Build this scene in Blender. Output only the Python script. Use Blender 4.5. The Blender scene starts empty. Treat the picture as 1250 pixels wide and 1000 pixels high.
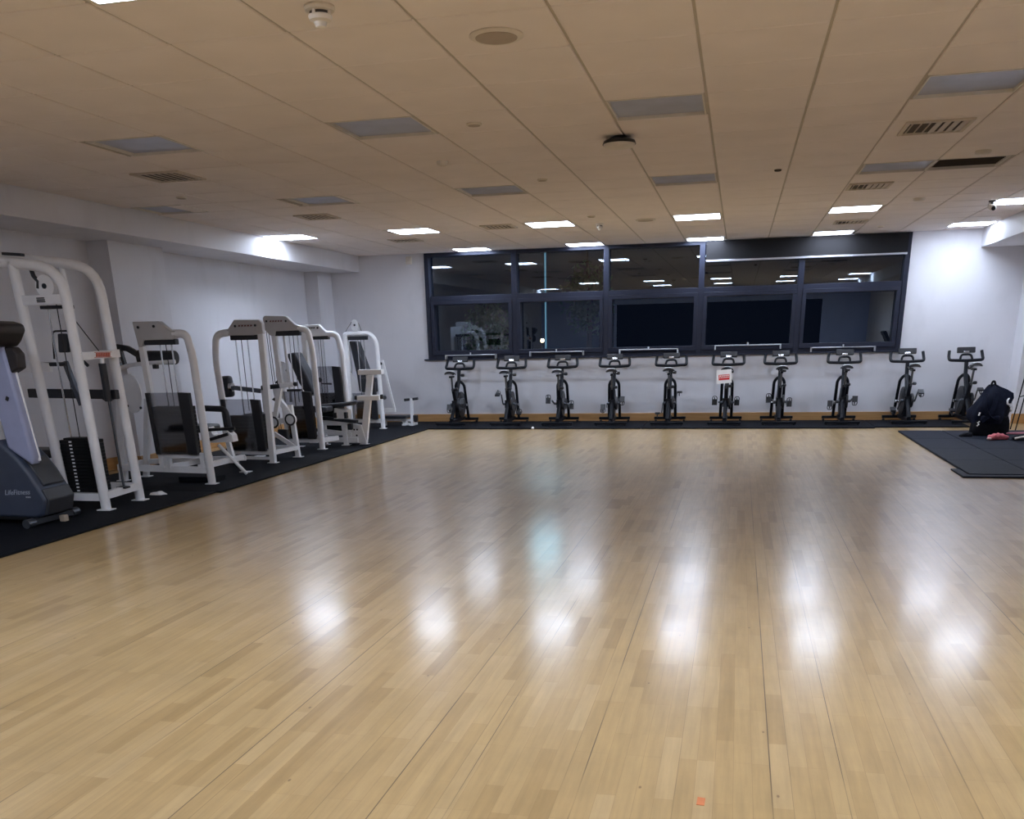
import bpy, math, random
from mathutils import Vector, Matrix
random.seed(7)
scene = bpy.context.scene
COL = scene.collection
PI = math.pi

# ------------------------------------------------------------------ helpers
def tag(o, label=None, cat=None, group=None, kind=None):
    if label: o['label'] = label
    if cat: o['category'] = cat
    if group: o['group'] = group
    if kind: o['kind'] = kind
    return o

def empty(name, loc, label, cat, group=None):
    o = bpy.data.objects.new(name, None)
    o.empty_display_size = 0.1
    COL.objects.link(o)
    o.location = loc
    return tag(o, label, cat, group)

def base_loc(o):
    v = Vector((0, 0, 0))
    while o is not None:
        v = v + o.location
        o = o.parent
    return v

def fillet(pts, r, n=5):
    pts = [Vector(p) for p in pts]
    out = [pts[0]]
    for i in range(1, len(pts) - 1):
        a, b, c = pts[i-1], pts[i], pts[i+1]
        d1, d2 = (a-b), (c-b)
        l = min(r, d1.length*0.48, d2.length*0.48)
        p0, p1 = b + d1.normalized()*l, b + d2.normalized()*l
        for k in range(n+1):
            t = k/n
            out.append(p0*(1-t)**2 + b*2*t*(1-t) + p1*t*t)
    out.append(pts[-1])
    return out

class MB:
    def __init__(self):
        self.v, self.f = [], []
    def add(self, vs, fs):
        o = len(self.v)
        self.v += [Vector(p) for p in vs]
        self.f += [tuple(i+o for i in q) for q in fs]
        return self
    def box(self, c, s, rot=None):
        c = Vector(c); hx, hy, hz = s[0]/2, s[1]/2, s[2]/2
        vs = [Vector((x, y, z)) for z in (-hz, hz) for y in (-hy, hy) for x in (-hx, hx)]
        if rot is not None: vs = [rot @ p for p in vs]
        return self.add([c+p for p in vs], [(0,2,3,1),(4,5,7,6),(0,1,5,4),(2,6,7,3),(0,4,6,2),(1,3,7,5)])
    def bx(self, x0, x1, y0, y1, z0, z1):
        return self.box(((x0+x1)/2, (y0+y1)/2, (z0+z1)/2), (x1-x0, y1-y0, z1-z0))
    def prism(self, poly, a0, a1, plane='xz'):
        n = len(poly)
        def P(u, w, a):
            return (u, a, w) if plane == 'xz' else ((a, u, w) if plane == 'yz' else (u, w, a))
        vs = [P(u, w, a0) for u, w in poly] + [P(u, w, a1) for u, w in poly]
        fs = [tuple(range(n)), tuple(range(2*n-1, n-1, -1))]
        for i in range(n):
            j = (i+1) % n
            fs.append((i, i+n, j+n, j))
        return self.add(vs, fs)
    def tube(self, path, r, n=10, rect=None, taper=None, rot=0.0):
        """sweep a round (radius r) or rectangular (rect = width, height) section along a path"""
        path = [Vector(p) for p in path]
        m = len(path)
        T = []
        for i in range(m):
            a = path[max(i-1, 0)]; b = path[min(i+1, m-1)]
            T.append((b-a).normalized())
        up = Vector((0, 0, 1)) if abs(T[0].z) < 0.9 else Vector((0, 1, 0))
        N = (up - T[0]*up.dot(T[0])).normalized()
        rings = []
        for i in range(m):
            N = (N - T[i]*N.dot(T[i])).normalized()
            B = T[i].cross(N)
            rr = r if taper is None else r*(taper[0] + (taper[1]-taper[0])*i/(m-1))
            if rect:
                w, h = rect[0]/2, rect[1]/2
                cs = [(-w,-h),(w,-h),(w,h),(-w,h)]
            else:
                cs = [(rr*math.cos(2*PI*k/n+rot), rr*math.sin(2*PI*k/n+rot)) for k in range(n)]
            rings.append([path[i] + B*cx + N*cy for cx, cy in cs])
        k = len(rings[0])
        vs = [p for q in rings for p in q]
        fs = []
        for i in range(m-1):
            for j in range(k):
                j2 = (j+1) % k
                fs.append((i*k+j, i*k+j2, (i+1)*k+j2, (i+1)*k+j))
        fs.append(tuple(range(k-1, -1, -1)))
        fs.append(tuple((m-1)*k + j for j in range(k)))
        return self.add(vs, fs)
    def cyl(self, p0, p1, r, n=20, r1=None):
        return self.tube([p0, p1], r, n, taper=None if r1 is None else (1.0, r1/r))
    def lathe(self, prof, c, n=28, axis='z'):
        c = Vector(c)
        vs, fs = [], []
        for (r, h) in prof:
            for k in range(n):
                a = 2*PI*k/n
                p = (r*math.cos(a), r*math.sin(a), h)
                if axis == 'x': p = (p[2], p[0], p[1])
                if axis == 'y': p = (p[0], p[2], p[1])
                vs.append(c + Vector(p))
        m = len(prof)
        for i in range(m-1):
            for k in range(n):
                k2 = (k+1) % n
                fs.append((i*n+k, i*n+k2, (i+1)*n+k2, (i+1)*n+k))
        fs.append(tuple(range(n-1, -1, -1)))
        fs.append(tuple((m-1)*n+k for k in range(n)))
        return self.add(vs, fs)
    def loft(self, rings, cap=True):
        k = len(rings[0]); m = len(rings)
        vs = [p for q in rings for p in q]; fs = []
        for i in range(m-1):
            for j in range(k):
                j2 = (j+1) % k
                fs.append((i*k+j, i*k+j2, (i+1)*k+j2, (i+1)*k+j))
        if cap:
            fs.append(tuple(range(k-1, -1, -1)))
            fs.append(tuple((m-1)*k+j for j in range(k)))
        return self.add(vs, fs)
    def ellipsoid(self, c, r, nu=18, nv=10, rot=None, pw=1.0):
        c = Vector(c); rings = []
        for i in range(nv+1):
            ph = -PI/2 + PI*(0.04 + 0.92*i/nv)
            ring = []
            for k in range(nu):
                th = 2*PI*k/nu
                q = Vector((r[0]*math.cos(ph)*math.cos(th), r[1]*math.cos(ph)*math.sin(th), r[2]*math.sin(ph)))
                if rot is not None: q = rot @ q
                ring.append(c+q)
            rings.append(ring)
        return self.loft(rings)
    def build(self, name, mat, parent=None, bevel=0.0, smooth=32, seg=2):
        off = base_loc(parent) if parent is not None else Vector((0, 0, 0))
        me = bpy.data.meshes.new(name)
        me.from_pydata([tuple(p-off) for p in self.v], [], self.f)
        import bmesh
        bm = bmesh.new(); bm.from_mesh(me)
        bmesh.ops.recalc_face_normals(bm, faces=bm.faces)
        bm.to_mesh(me); bm.free()
        me.materials.append(mat)
        if smooth:
            for p in me.polygons: p.use_smooth = True
            me.set_sharp_from_angle(angle=math.radians(smooth))
        o = bpy.data.objects.new(name, me)
        COL.objects.link(o)
        if parent is not None: o.parent = parent
        if bevel:
            md = o.modifiers.new('bevel', 'BEVEL'); md.width = bevel; md.segments = seg
            md.limit_method = 'ANGLE'; md.angle_limit = math.radians(40)
        return o

def R(ax, deg): return Matrix.Rotation(math.radians(deg), 3, ax)

def centre(o, loc):
    """give a top-level mesh its origin at loc (its base)"""
    loc = Vector(loc)
    o.data.transform(Matrix.Translation(-loc)); o.location = loc
    return o

def copy_tree(o, parent=None):
    c = o.copy(); COL.objects.link(c); c.parent = parent
    for ch in list(o.children): copy_tree(ch, c)
    return c

def text_mesh(name, body, size, mat, parent, M, extrude=0.001, shear=0.0):
    cu = bpy.data.curves.new(name, 'FONT')
    cu.body = body; cu.size = size; cu.extrude = extrude; cu.shear = shear
    cu.align_x = 'CENTER'; cu.align_y = 'CENTER'
    t = bpy.data.objects.new(name+'_curve', cu); COL.objects.link(t)
    dg = bpy.context.evaluated_depsgraph_get(); dg.update()
    me = bpy.data.meshes.new_from_object(t.evaluated_get(dg))
    bpy.data.objects.remove(t); bpy.data.curves.remove(cu)
    off = base_loc(parent)
    me.transform(Matrix.Translation(-off) @ M)
    me.materials.clear(); me.materials.append(mat)
    o = bpy.data.objects.new(name, me); COL.objects.link(o); o.parent = parent
    return o

# ---------------------------------------------------------------- materials
def new_mat(name):
    m = bpy.data.materials.new(name); m.use_nodes = True
    nt = m.node_tree; nt.nodes.clear()
    out = nt.nodes.new('ShaderNodeOutputMaterial')
    return m, nt, out

def N(nt, t, **kw):
    n = nt.nodes.new(t)
    for k, v in kw.items(): setattr(n, k, v)
    return n

def mat_plain(name, col, rough=0.5, metal=0.0, var=0.06, scale=12.0, bump=0.0, bscale=200.0, spec=0.5, coat=0.0):
    m, nt, out = new_mat(name)
    b = N(nt, 'ShaderNodeBsdfPrincipled')
    L = nt.links
    tc = N(nt, 'ShaderNodeTexCoord')
    nz = N(nt, 'ShaderNodeTexNoise'); nz.inputs['Scale'].default_value = scale; nz.inputs['Detail'].default_value = 4
    L.new(tc.outputs['Object'], nz.inputs['Vector'])
    mr = N(nt, 'ShaderNodeMapRange'); mr.inputs['From Min'].default_value = .3; mr.inputs['From Max'].default_value = .7
    mr.inputs['To Min'].default_value = 1-var; mr.inputs['To Max'].default_value = 1+var
    L.new(nz.outputs['Fac'], mr.inputs['Value'])
    mx = N(nt, 'ShaderNodeVectorMath', operation='SCALE'); mx.inputs[0].default_value = col[:3]
    L.new(mr.outputs[0], mx.inputs['Scale'])
    L.new(mx.outputs[0], b.inputs['Base Color'])
    b.inputs['Roughness'].default_value = rough; b.inputs['Metallic'].default_value = metal
    b.inputs['Specular IOR Level'].default_value = spec
    b.inputs['Coat Weight'].default_value = coat
    if bump:
        n2 = N(nt, 'ShaderNodeTexNoise'); n2.inputs['Scale'].default_value = bscale
        L.new(tc.outputs['Object'], n2.inputs['Vector'])
        bp = N(nt, 'ShaderNodeBump'); bp.inputs['Strength'].default_value = bump; bp.inputs['Distance'].default_value = 0.002
        L.new(n2.outputs['Fac'], bp.inputs['Height']); L.new(bp.outputs[0], b.inputs['Normal'])
    L.new(b.outputs[0], out.inputs['Surface'])
    return m

def mat_emit(name, col, strength):
    m, nt, out = new_mat(name)
    e = N(nt, 'ShaderNodeEmission'); e.inputs[0].default_value = (*col, 1); e.inputs[1].default_value = strength
    nt.links.new(e.outputs[0], out.inputs['Surface'])
    return m

def mat_glass(name, tint, refl, ior=1.5, rough=0.0, gcol=(1, 1, 1)):
    m, nt, out = new_mat(name)
    L = nt.links
    fr = N(nt, 'ShaderNodeFresnel'); fr.inputs['IOR'].default_value = ior
    mu = N(nt, 'ShaderNodeMath', operation='MULTIPLY', use_clamp=True); mu.inputs[1].default_value = refl
    tr = N(nt, 'ShaderNodeBsdfTransparent'); tr.inputs[0].default_value = (*tint, 1)
    gl = N(nt, 'ShaderNodeBsdfGlossy'); gl.inputs['Roughness'].default_value = rough
    gl.inputs['Color'].default_value = (*gcol, 1)
    mx = N(nt, 'ShaderNodeMixShader')
    L.new(fr.outputs[0], mu.inputs[0]); L.new(mu.outputs[0], mx.inputs[0])
    L.new(tr.outputs[0], mx.inputs[1]); L.new(gl.outputs[0], mx.inputs[2])
    L.new(mx.outputs[0], out.inputs['Surface'])
    return m

def mat_floor():
    m, nt, out = new_mat('maple_strip_floor')
    L = nt.links
    b = N(nt, 'ShaderNodeBsdfPrincipled')
    tc = N(nt, 'ShaderNodeTexCoord')
    mp = N(nt, 'ShaderNodeMapping'); mp.inputs['Rotation'].default_value = (0, 0, PI/2)
    L.new(tc.outputs['Object'], mp.inputs['Vector'])
    def brick(w, h, mortar, off=0.37):
        br = N(nt, 'ShaderNodeTexBrick'); br.offset = off; br.offset_frequency = 3; br.squash = 1.0
        br.inputs['Scale'].default_value = 1.0
        br.inputs['Brick Width'].default_value = w; br.inputs['Row Height'].default_value = h
        br.inputs['Mortar Size'].default_value = mortar; br.inputs['Mortar Smooth'].default_value = 0.1
        br.inputs['Bias'].default_value = 0.0
        br.inputs['Color1'].default_value = (0, 0, 0, 1); br.inputs['Color2'].default_value = (1, 1, 1, 1)
        br.inputs['Mortar'].default_value = (0.5, 0.5, 0.5, 1)
        L.new(mp.outputs[0], br.inputs['Vector'])
        return br
    s1 = brick(0.47, 0.0572, 0.0004)
    ramp = N(nt, 'ShaderNodeValToRGB')
    el = ramp.color_ramp.elements
    el[0].position = 0.0; el[0].color = (0.39, 0.250, 0.100, 1)
    el[1].position = 1.0; el[1].color = (0.54, 0.372, 0.178, 1)
    for p, c in ((0.14, (0.465, 0.308, 0.132, 1)), (0.55, (0.495, 0.333, 0.147, 1)), (0.85, (0.515, 0.350, 0.160, 1))):
        e = el.new(p); e.color = c
    L.new(s1.outputs['Color'], ramp.inputs['Fac'])
    # grain running along the strips
    gm = N(nt, 'ShaderNodeMapping'); gm.inputs['Scale'].default_value = (38, 2.2, 1)
    L.new(tc.outputs['Object'], gm.inputs['Vector'])
    gn = N(nt, 'ShaderNodeTexNoise'); gn.inputs['Scale'].default_value = 1.0; gn.inputs['Detail'].default_value = 7; gn.inputs['Roughness'].default_value = .62
    L.new(gm.outputs[0], gn.inputs['Vector'])
    gr = N(nt, 'ShaderNodeMapRange'); gr.inputs['From Min'].default_value = .25; gr.inputs['From Max'].default_value = .75
    gr.inputs['To Min'].default_value = .84; gr.inputs['To Max'].default_value = 1.12
    L.new(gn.outputs['Fac'], gr.inputs['Value'])
    v1 = N(nt, 'ShaderNodeVectorMath', operation='SCALE')
    L.new(ramp.outputs[0], v1.inputs[0]); L.new(gr.outputs[0], v1.inputs['Scale'])
    # worn, scuffed patches with shapes of their own
    bn = N(nt, 'ShaderNodeTexNoise'); bn.inputs['Scale'].default_value = 1.7; bn.inputs['Detail'].default_value = 8; bn.inputs['Roughness'].default_value = .7
    L.new(tc.outputs['Object'], bn.inputs['Vector'])
    b1 = N(nt, 'ShaderNodeMapRange'); b1.inputs['From Min'].default_value = .3; b1.inputs['From Max'].default_value = .7
    b1.inputs['To Min'].default_value = .9; b1.inputs['To Max'].default_value = 1.07
    L.new(bn.outputs['Fac'], b1.inputs['Value'])
    v2 = N(nt, 'ShaderNodeVectorMath', operation='SCALE')
    L.new(v1.outputs[0], v2.inputs[0]); L.new(b1.outputs[0], v2.inputs['Scale'])
    # thin joint between strips
    mx = N(nt, 'ShaderNodeMix', data_type='RGBA'); mx.inputs['B'].default_value = (0.30, 0.18, 0.075, 1)
    L.new(s1.outputs['Fac'], mx.inputs['Factor']); L.new(v2.outputs[0], mx.inputs['A'])
    # open joints every few strips (dark gaps)
    sp = N(nt, 'ShaderNodeSeparateXYZ'); L.new(tc.outputs['Object'], sp.inputs[0])
    def gap(period, phase, width):
        a = N(nt, 'ShaderNodeMath', operation='ADD'); a.inputs[1].default_value = phase
        L.new(sp.outputs['X'], a.inputs[0])
        mo = N(nt, 'ShaderNodeMath', operation='FLOORED_MODULO'); mo.inputs[1].default_value = period
        L.new(a.outputs[0], mo.inputs[0])
        lt = N(nt, 'ShaderNodeMath', operation='LESS_THAN'); lt.inputs[1].default_value = width
        L.new(mo.outputs[0], lt.inputs[0])
        return lt
    g1 = gap(0.572, 0.404+0.0, 0.0035)
    g2 = gap(1.144, -0.385, 0.0026)
    g3 = gap(0.1144*3, 0.1144, 0.0016)
    # the gaps open and close along their length
    gz = N(nt, 'ShaderNodeTexNoise'); gz.inputs['Scale'].default_value = 0.9; gz.inputs['Detail'].default_value = 2
    L.new(tc.outputs['Object'], gz.inputs['Vector'])
    gf = N(nt, 'ShaderNodeMapRange'); gf.inputs['From Min'].default_value = .36; gf.inputs['From Max'].default_value = .52
    L.new(gz.outputs['Fac'], gf.inputs['Value'])
    mm = N(nt, 'ShaderNodeMath', operation='MAXIMUM'); L.new(g1.outputs[0], mm.inputs[0]); L.new(g2.outputs[0], mm.inputs[1])
    g3s = N(nt, 'ShaderNodeMath', operation='MULTIPLY'); L.new(g3.outputs[0], g3s.inputs[0]); g3s.inputs[1].default_value = .6
    m3 = N(nt, 'ShaderNodeMath', operation='MAXIMUM'); L.new(mm.outputs[0], m3.inputs[0]); L.new(g3s.outputs[0], m3.inputs[1])
    gg = N(nt, 'ShaderNodeMath', operation='MULTIPLY'); L.new(m3.outputs[0], gg.inputs[0]); L.new(gf.outputs[0], gg.inputs[1])
    fy = N(nt, 'ShaderNodeMapRange'); fy.inputs['From Min'].default_value = 5.5; fy.inputs['From Max'].default_value = 10.5
    fy.inputs['To Min'].default_value = .85; fy.inputs['To Max'].default_value = .08
    L.new(sp.outputs['Y'], fy.inputs['Value'])
    g4 = N(nt, 'ShaderNodeMath', operation='MULTIPLY'); L.new(gg.outputs[0], g4.inputs[0]); L.new(fy.outputs[0], g4.inputs[1])
    mx2 = N(nt, 'ShaderNodeMix', data_type='RGBA'); mx2.inputs['B'].default_value = (0.055, 0.034, 0.018, 1)
    L.new(g4.outputs[0], mx2.inputs['Factor']); L.new(mx.outputs['Result'], mx2.inputs['A'])
    # knots and dents
    km = N(nt, 'ShaderNodeMapping'); km.inputs['Scale'].default_value = (3.4, 1.7, 1)
    L.new(tc.outputs['Object'], km.inputs['Vector'])
    vo = N(nt, 'ShaderNodeTexVoronoi'); vo.inputs['Scale'].default_value = 2.1; vo.inputs['Randomness'].default_value = 1
    L.new(km.outputs[0], vo.inputs['Vector'])
    kr = N(nt, 'ShaderNodeMapRange'); kr.inputs['From Min'].default_value = .022; kr.inputs['From Max'].default_value = .042
    kr.inputs['To Min'].default_value = .8; kr.inputs['To Max'].default_value = 0
    L.new(vo.outputs['Distance'], kr.inputs['Value'])
    kf = N(nt, 'ShaderNodeMath', operation='MULTIPLY'); L.new(kr.outputs[0], kf.inputs[0]); L.new(fy.outputs[0], kf.inputs[1])
    mx3 = N(nt, 'ShaderNodeMix', data_type='RGBA'); mx3.inputs['B'].default_value = (0.12, 0.06, 0.025, 1)
    L.new(kf.outputs[0], mx3.inputs['Factor']); L.new(mx2.outputs['Result'], mx3.inputs['A'])
    L.new(mx3.outputs['Result'], b.inputs['Base Color'])
    # varnish: satin, scuffed
    rn = N(nt, 'ShaderNodeTexNoise'); rn.inputs['Scale'].default_value = 5; rn.inputs['Detail'].default_value = 9; rn.inputs['Roughness'].default_value = .75
    L.new(tc.outputs['Object'], rn.inputs['Vector'])
    rr = N(nt, 'ShaderNodeMapRange'); rr.inputs['From Min'].default_value = .3; rr.inputs['From Max'].default_value = .7
    rr.inputs['To Min'].default_value = .125; rr.inputs['To Max'].default_value = .19
    L.new(rn.outputs['Fac'], rr.inputs['Value']); rb = N(nt, 'ShaderNodeMath', operation='ADD'); rb.inputs[1].default_value = .17
    L.new(rr.outputs[0], rb.inputs[0]); L.new(rb.outputs[0], b.inputs['Roughness'])
    L.new(rr.outputs[0], b.inputs['Coat Roughness']); b.inputs['Coat Weight'].default_value = .5; b.inputs['Coat IOR'].default_value = 1.5
    b.inputs['Specular IOR Level'].default_value = .40
    bm_ = N(nt, 'ShaderNodeBump'); bm_.inputs['Strength'].default_value = .35; bm_.inputs['Distance'].default_value = .0012
    hh = N(nt, 'ShaderNodeMath', operation='SUBTRACT')
    hs = N(nt, 'ShaderNodeMath', operation='MULTIPLY'); hs.inputs[1].default_value = .35
    hn = N(nt, 'ShaderNodeTexNoise'); hn.inputs['Scale'].default_value = 4.5; hn.inputs['Detail'].default_value = 2
    L.new(tc.outputs['Object'], hn.inputs['Vector'])
    L.new(hn.outputs['Fac'], hs.inputs[0]); L.new(hs.outputs[0], hh.inputs[0]); hh.inputs[1].default_value = 0.0
    L.new(hh.outputs[0], bm_.inputs['Height']); L.new(bm_.outputs[0], b.inputs['Normal']); L.new(bm_.outputs[0], b.inputs['Coat Normal'])
    L.new(b.outputs[0], out.inputs['Surface'])
    return m

def mat_wall(name, col):
    m, nt, out = new_mat(name)
    L = nt.links
    b = N(nt, 'ShaderNodeBsdfPrincipled'); b.inputs['Roughness'].default_value = .55
    tc = N(nt, 'ShaderNodeTexCoord')
    nz = N(nt, 'ShaderNodeTexNoise'); nz.inputs['Scale'].default_value = 1.3; nz.inputs['Detail'].default_value = 5
    L.new(tc.outputs['Object'], nz.inputs['Vector'])
    mr = N(nt, 'ShaderNodeMapRange'); mr.inputs['From Min'].default_value = .3; mr.inputs['From Max'].default_value = .7
    mr.inputs['To Min'].default_value = .95; mr.inputs['To Max'].default_value = 1.03
    L.new(nz.outputs['Fac'], mr.inputs['Value'])
    # scuff marks low on the wall
    ms = N(nt, 'ShaderNodeMapping'); ms.inputs['Scale'].default_value = (3.0, 3.0, 1.4)
    L.new(tc.outputs['Object'], ms.inputs['Vector'])
    n2 = N(nt, 'ShaderNodeTexNoise'); n2.inputs['Scale'].default_value = 1.0; n2.inputs['Detail'].default_value = 6
    L.new(ms.outputs[0], n2.inputs['Vector'])
    m2 = N(nt, 'ShaderNodeMapRange'); m2.inputs['From Min'].default_value = .55; m2.inputs['From Max'].default_value = .72
    m2.inputs['To Min'].default_value = 1.0; m2.inputs['To Max'].default_value = .93
    L.new(n2.outputs['Fac'], m2.inputs['Value'])
    mu = N(nt, 'ShaderNodeMath', operation='MULTIPLY'); L.new(mr.outputs[0], mu.inputs[0]); L.new(m2.outputs[0], mu.inputs[1])
    v = N(nt, 'ShaderNodeVectorMath', operation='SCALE'); v.inputs[0].default_value = col
    L.new(mu.outputs[0], v.inputs['Scale']); L.new(v.outputs[0], b.inputs['Base Color'])
    L.new(b.outputs[0], out.inputs['Surface'])
    return m

def mat_wood(name, c1, c2, axis_scale):
    m, nt, out = new_mat(name)
    L = nt.links
    b = N(nt, 'ShaderNodeBsdfPrincipled'); b.inputs['Roughness'].default_value = .38
    tc = N(nt, 'ShaderNodeTexCoord')
    mp = N(nt, 'ShaderNodeMapping'); mp.inputs['Scale'].default_value = axis_scale
    L.new(tc.outputs['Object'], mp.inputs['Vector'])
    nz = N(nt, 'ShaderNodeTexNoise'); nz.inputs['Scale'].default_value = 1; nz.inputs['Detail'].default_value = 6
    L.new(mp.outputs[0], nz.inputs['Vector'])
    rp = N(nt, 'ShaderNodeValToRGB'); rp.color_ramp.elements[0].position = .3; rp.color_ramp.elements[1].position = .7
    rp.color_ramp.elements[0].color = (*c1, 1); rp.color_ramp.elements[1].color = (*c2, 1)
    L.new(nz.outputs['Fac'], rp.inputs['Fac']); L.new(rp.outputs[0], b.inputs['Base Color'])
    L.new(b.outputs[0], out.inputs['Surface'])
    return m

LIT = 20.0
M = {
 'floor': mat_floor(),
 'wall': mat_wall('white_wall_paint', (.73, .725, .765)),
 'tile': mat_plain('ceiling_tile', (.87, .80, .775), .9, var=.03, scale=3, bump=.25, bscale=350, spec=.2),
 'grid': mat_plain('ceiling_grid', (.52, .47, .42), .7, var=.03),
 'skirt': mat_wood('oak_skirting', (.42, .22, .08), (.56, .32, .13), (2.5, 2.5, 40)),
 'frame': mat_plain('slate_window_frame', (.020, .023, .040), .5, var=.05, spec=.22),
 'blind': mat_plain('dark_blind', (.0045, .004, .0055), .9, var=.1),
 'alu': mat_plain('brushed_aluminium', (.55, .57, .62), .35, .8),
 'pane': mat_glass('window_glass', (.60, .68, .74), 3.7, 1.5, 0.0, (.78, .90, 1.0)),
 'lamp': mat_emit('lit_diffuser', (.71, .815, 1.0), LIT),
 'unlit': mat_plain('unlit_diffuser', (.40, .43, .56), .35, .15, var=.12, scale=4),
 'trim': mat_plain('white_trim', (.72, .68, .62), .5),
 'vent': mat_plain('vent_enamel', (.62, .54, .45), .5),
 'dark': mat_plain('vent_dark', (.075, .06, .05), .8),
 'plastic': mat_plain('white_plastic', (.74, .68, .60), .4),
 'tanp': mat_plain('tan_plastic', (.42, .34, .26), .5),
 'rubber': mat_plain('black_rubber', (.0065, .0075, .011), .75, var=.25, scale=30, bump=.4, bscale=400, spec=.1),
 'rubber2': mat_plain('grey_rubber_tile', (.012, .015, .025), .7, var=.3, scale=25, bump=.35, bscale=400, spec=.15),
 'white': mat_plain('white_powder_coat', (.87, .87, .89), .35, var=.03, coat=.1),
 'plate': mat_plain('grey_header_plate', (.56, .55, .56), .42, var=.03),
 'smoke': mat_glass('smoked_acrylic', (.68, .68, .70), 1.8, 1.5, .06),
 'blackp': mat_plain('black_plastic', (.016, .016, .02), .42, var=.1),
 'vinyl': mat_plain('black_vinyl', (.02, .022, .03), .45, var=.12, bump=.2, bscale=250),
 'stack': mat_plain('black_weight_plate', (.005, .005, .006), .6, var=.15, spec=.25),
 'chrome': mat_plain('chrome', (.70, .71, .74), .18, 1.0, var=.02),
 'steel': mat_plain('dark_steel', (.10, .11, .13), .35, .7),
 'cable': mat_plain('black_cable', (.02, .02, .022), .5),
 'slate': mat_plain('slate_blue_plastic', (.042, .055, .088), .45, var=.08),
 'slate2': mat_plain('dark_slate_plastic', (.034, .037, .044), .5, var=.08),
 'bluewhite': mat_plain('pale_blue_enamel', (.33, .36, .53), .35, var=.05),
 'brown': mat_plain('dark_brown_plastic', (.022, .017, .017), .5, var=.1),
 'red': mat_plain('red_print', (.62, .04, .05), .5),
 'scrap': mat_plain('orange_scrap', (.62, .20, .07), .7),
 'maroon': mat_plain('dark_red_print', (.14, .045, .04), .5),
 'orange': mat_plain('orange_red_print', (.50, .12, .07), .5),
 'paper': mat_plain('white_paper', (.85, .85, .87), .6),
 'bike': mat_plain('black_bike_paint', (.005, .006, .010), .45, var=.1, spec=.22),
 'fly': mat_plain('flywheel_steel', (.03, .032, .038), .4, .5),
 'saddle': mat_plain('glossy_saddle', (.03, .03, .034), .16, var=.1, coat=1.0),
 'logo': mat_plain('pale_grey_print', (.36, .40, .48), .5),
 'navy': mat_plain('navy_nylon', (.006, .008, .020), .7, var=.3, scale=25, bump=.6, bscale=90, spec=.15),
 'blackn': mat_plain('black_nylon', (.005, .005, .008), .7, var=.3, scale=25, bump=.6, bscale=90, spec=.15),
 'pink': mat_plain('pink_fabric', (.62, .15, .17), .8, var=.2, scale=40, bump=.6, bscale=60),
 'pink2': mat_plain('dusky_pink_fabric', (.30, .10, .12), .8, var=.2, scale=40, bump=.6, bscale=60),
 'night': mat_plain('night_asphalt', (.03, .03, .035), .8),
 'bark': mat_plain('tree_bark', (.08, .05, .03), .9, var=.3),
 'leaf': mat_plain('tree_leaves', (.06, .16, .05), .6, var=.4, scale=6),
 'cyan': mat_emit('street_lamp_light', (.45, .85, 1.0), 11.0),
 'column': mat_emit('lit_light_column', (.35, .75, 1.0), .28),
 'rail': mat_plain('pale_rail_enamel', (.62, .65, .70), .4),
 'warm': mat_emit('garden_lamp_light', (1.0, .80, .50), 9.0),
 'pole': mat_plain('galvanised_pole', (.30, .33, .36), .5, .3),
 'bluewall': mat_wall('blue_wall_paint', (.50, .60, .90)),
}

# ------------------------------------------------------------ room geometry
CE = 2.617                # ceiling height
YB = 15.724               # back wall
XL, XR = -6.85, 3.88      # side walls
YF = -3.2                 # wall behind the camera
BXL, BXR = -6.12, 3.26    # faces of the two bulkheads
BZ = 2.375                # underside of the bulkheads
WX0, WX1, WZ0, WZ1 = -5.0, 2.33, 1.014, 2.61

def structure(o, label, cat):
    tag(o, label, cat); o['kind'] = 'structure'; return o

mb = MB(); mb.bx(XL-.2, XR+.4, YF-.2, YB+.2, -.1, 0)
structure(mb.build('floor', M['floor'], smooth=0), 'maple strip sports floor with a satin varnish', 'floor')

# ceiling: slab, and lay-in tiles with open joints; light fittings replace tiles
TX, TY, CX0, CY0 = .6, .591, -2.672, 4.652
LIGHTS = []   # (x, y, lit, x-half, y-half)
for x, yl in ((-4.13, 15.44), (-2.36, 15.44), (-.575, 15.44), (1.21, 15.36), (2.955, 15.0)): LIGHTS.append((x, yl, True, .28, .235))
for x in (-5.83, -4.13, -2.36, -.575, 1.21, 2.95): LIGHTS.append((x, 12.61, True, .285, .28))
for x in (-5.76, -4.08, -2.36, -.572, 1.235): LIGHTS.append((x, 9.655, False, .285, .28))
for x in (-4.12, -2.365, -.572, 1.23): LIGHTS.append((x, 6.70, False, .285, .28))
for x in (-4.13, -2.36, -.575, 1.21, 2.95): LIGHTS.append((x, 3.80, True, .285, .28))
for x in (-5.83, -2.36, -.575, 1.21, 2.95): LIGHTS.append((x, .80, True, .285, .28))
SLOT = (1.80, 9.65, False, .285, .28)

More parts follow.
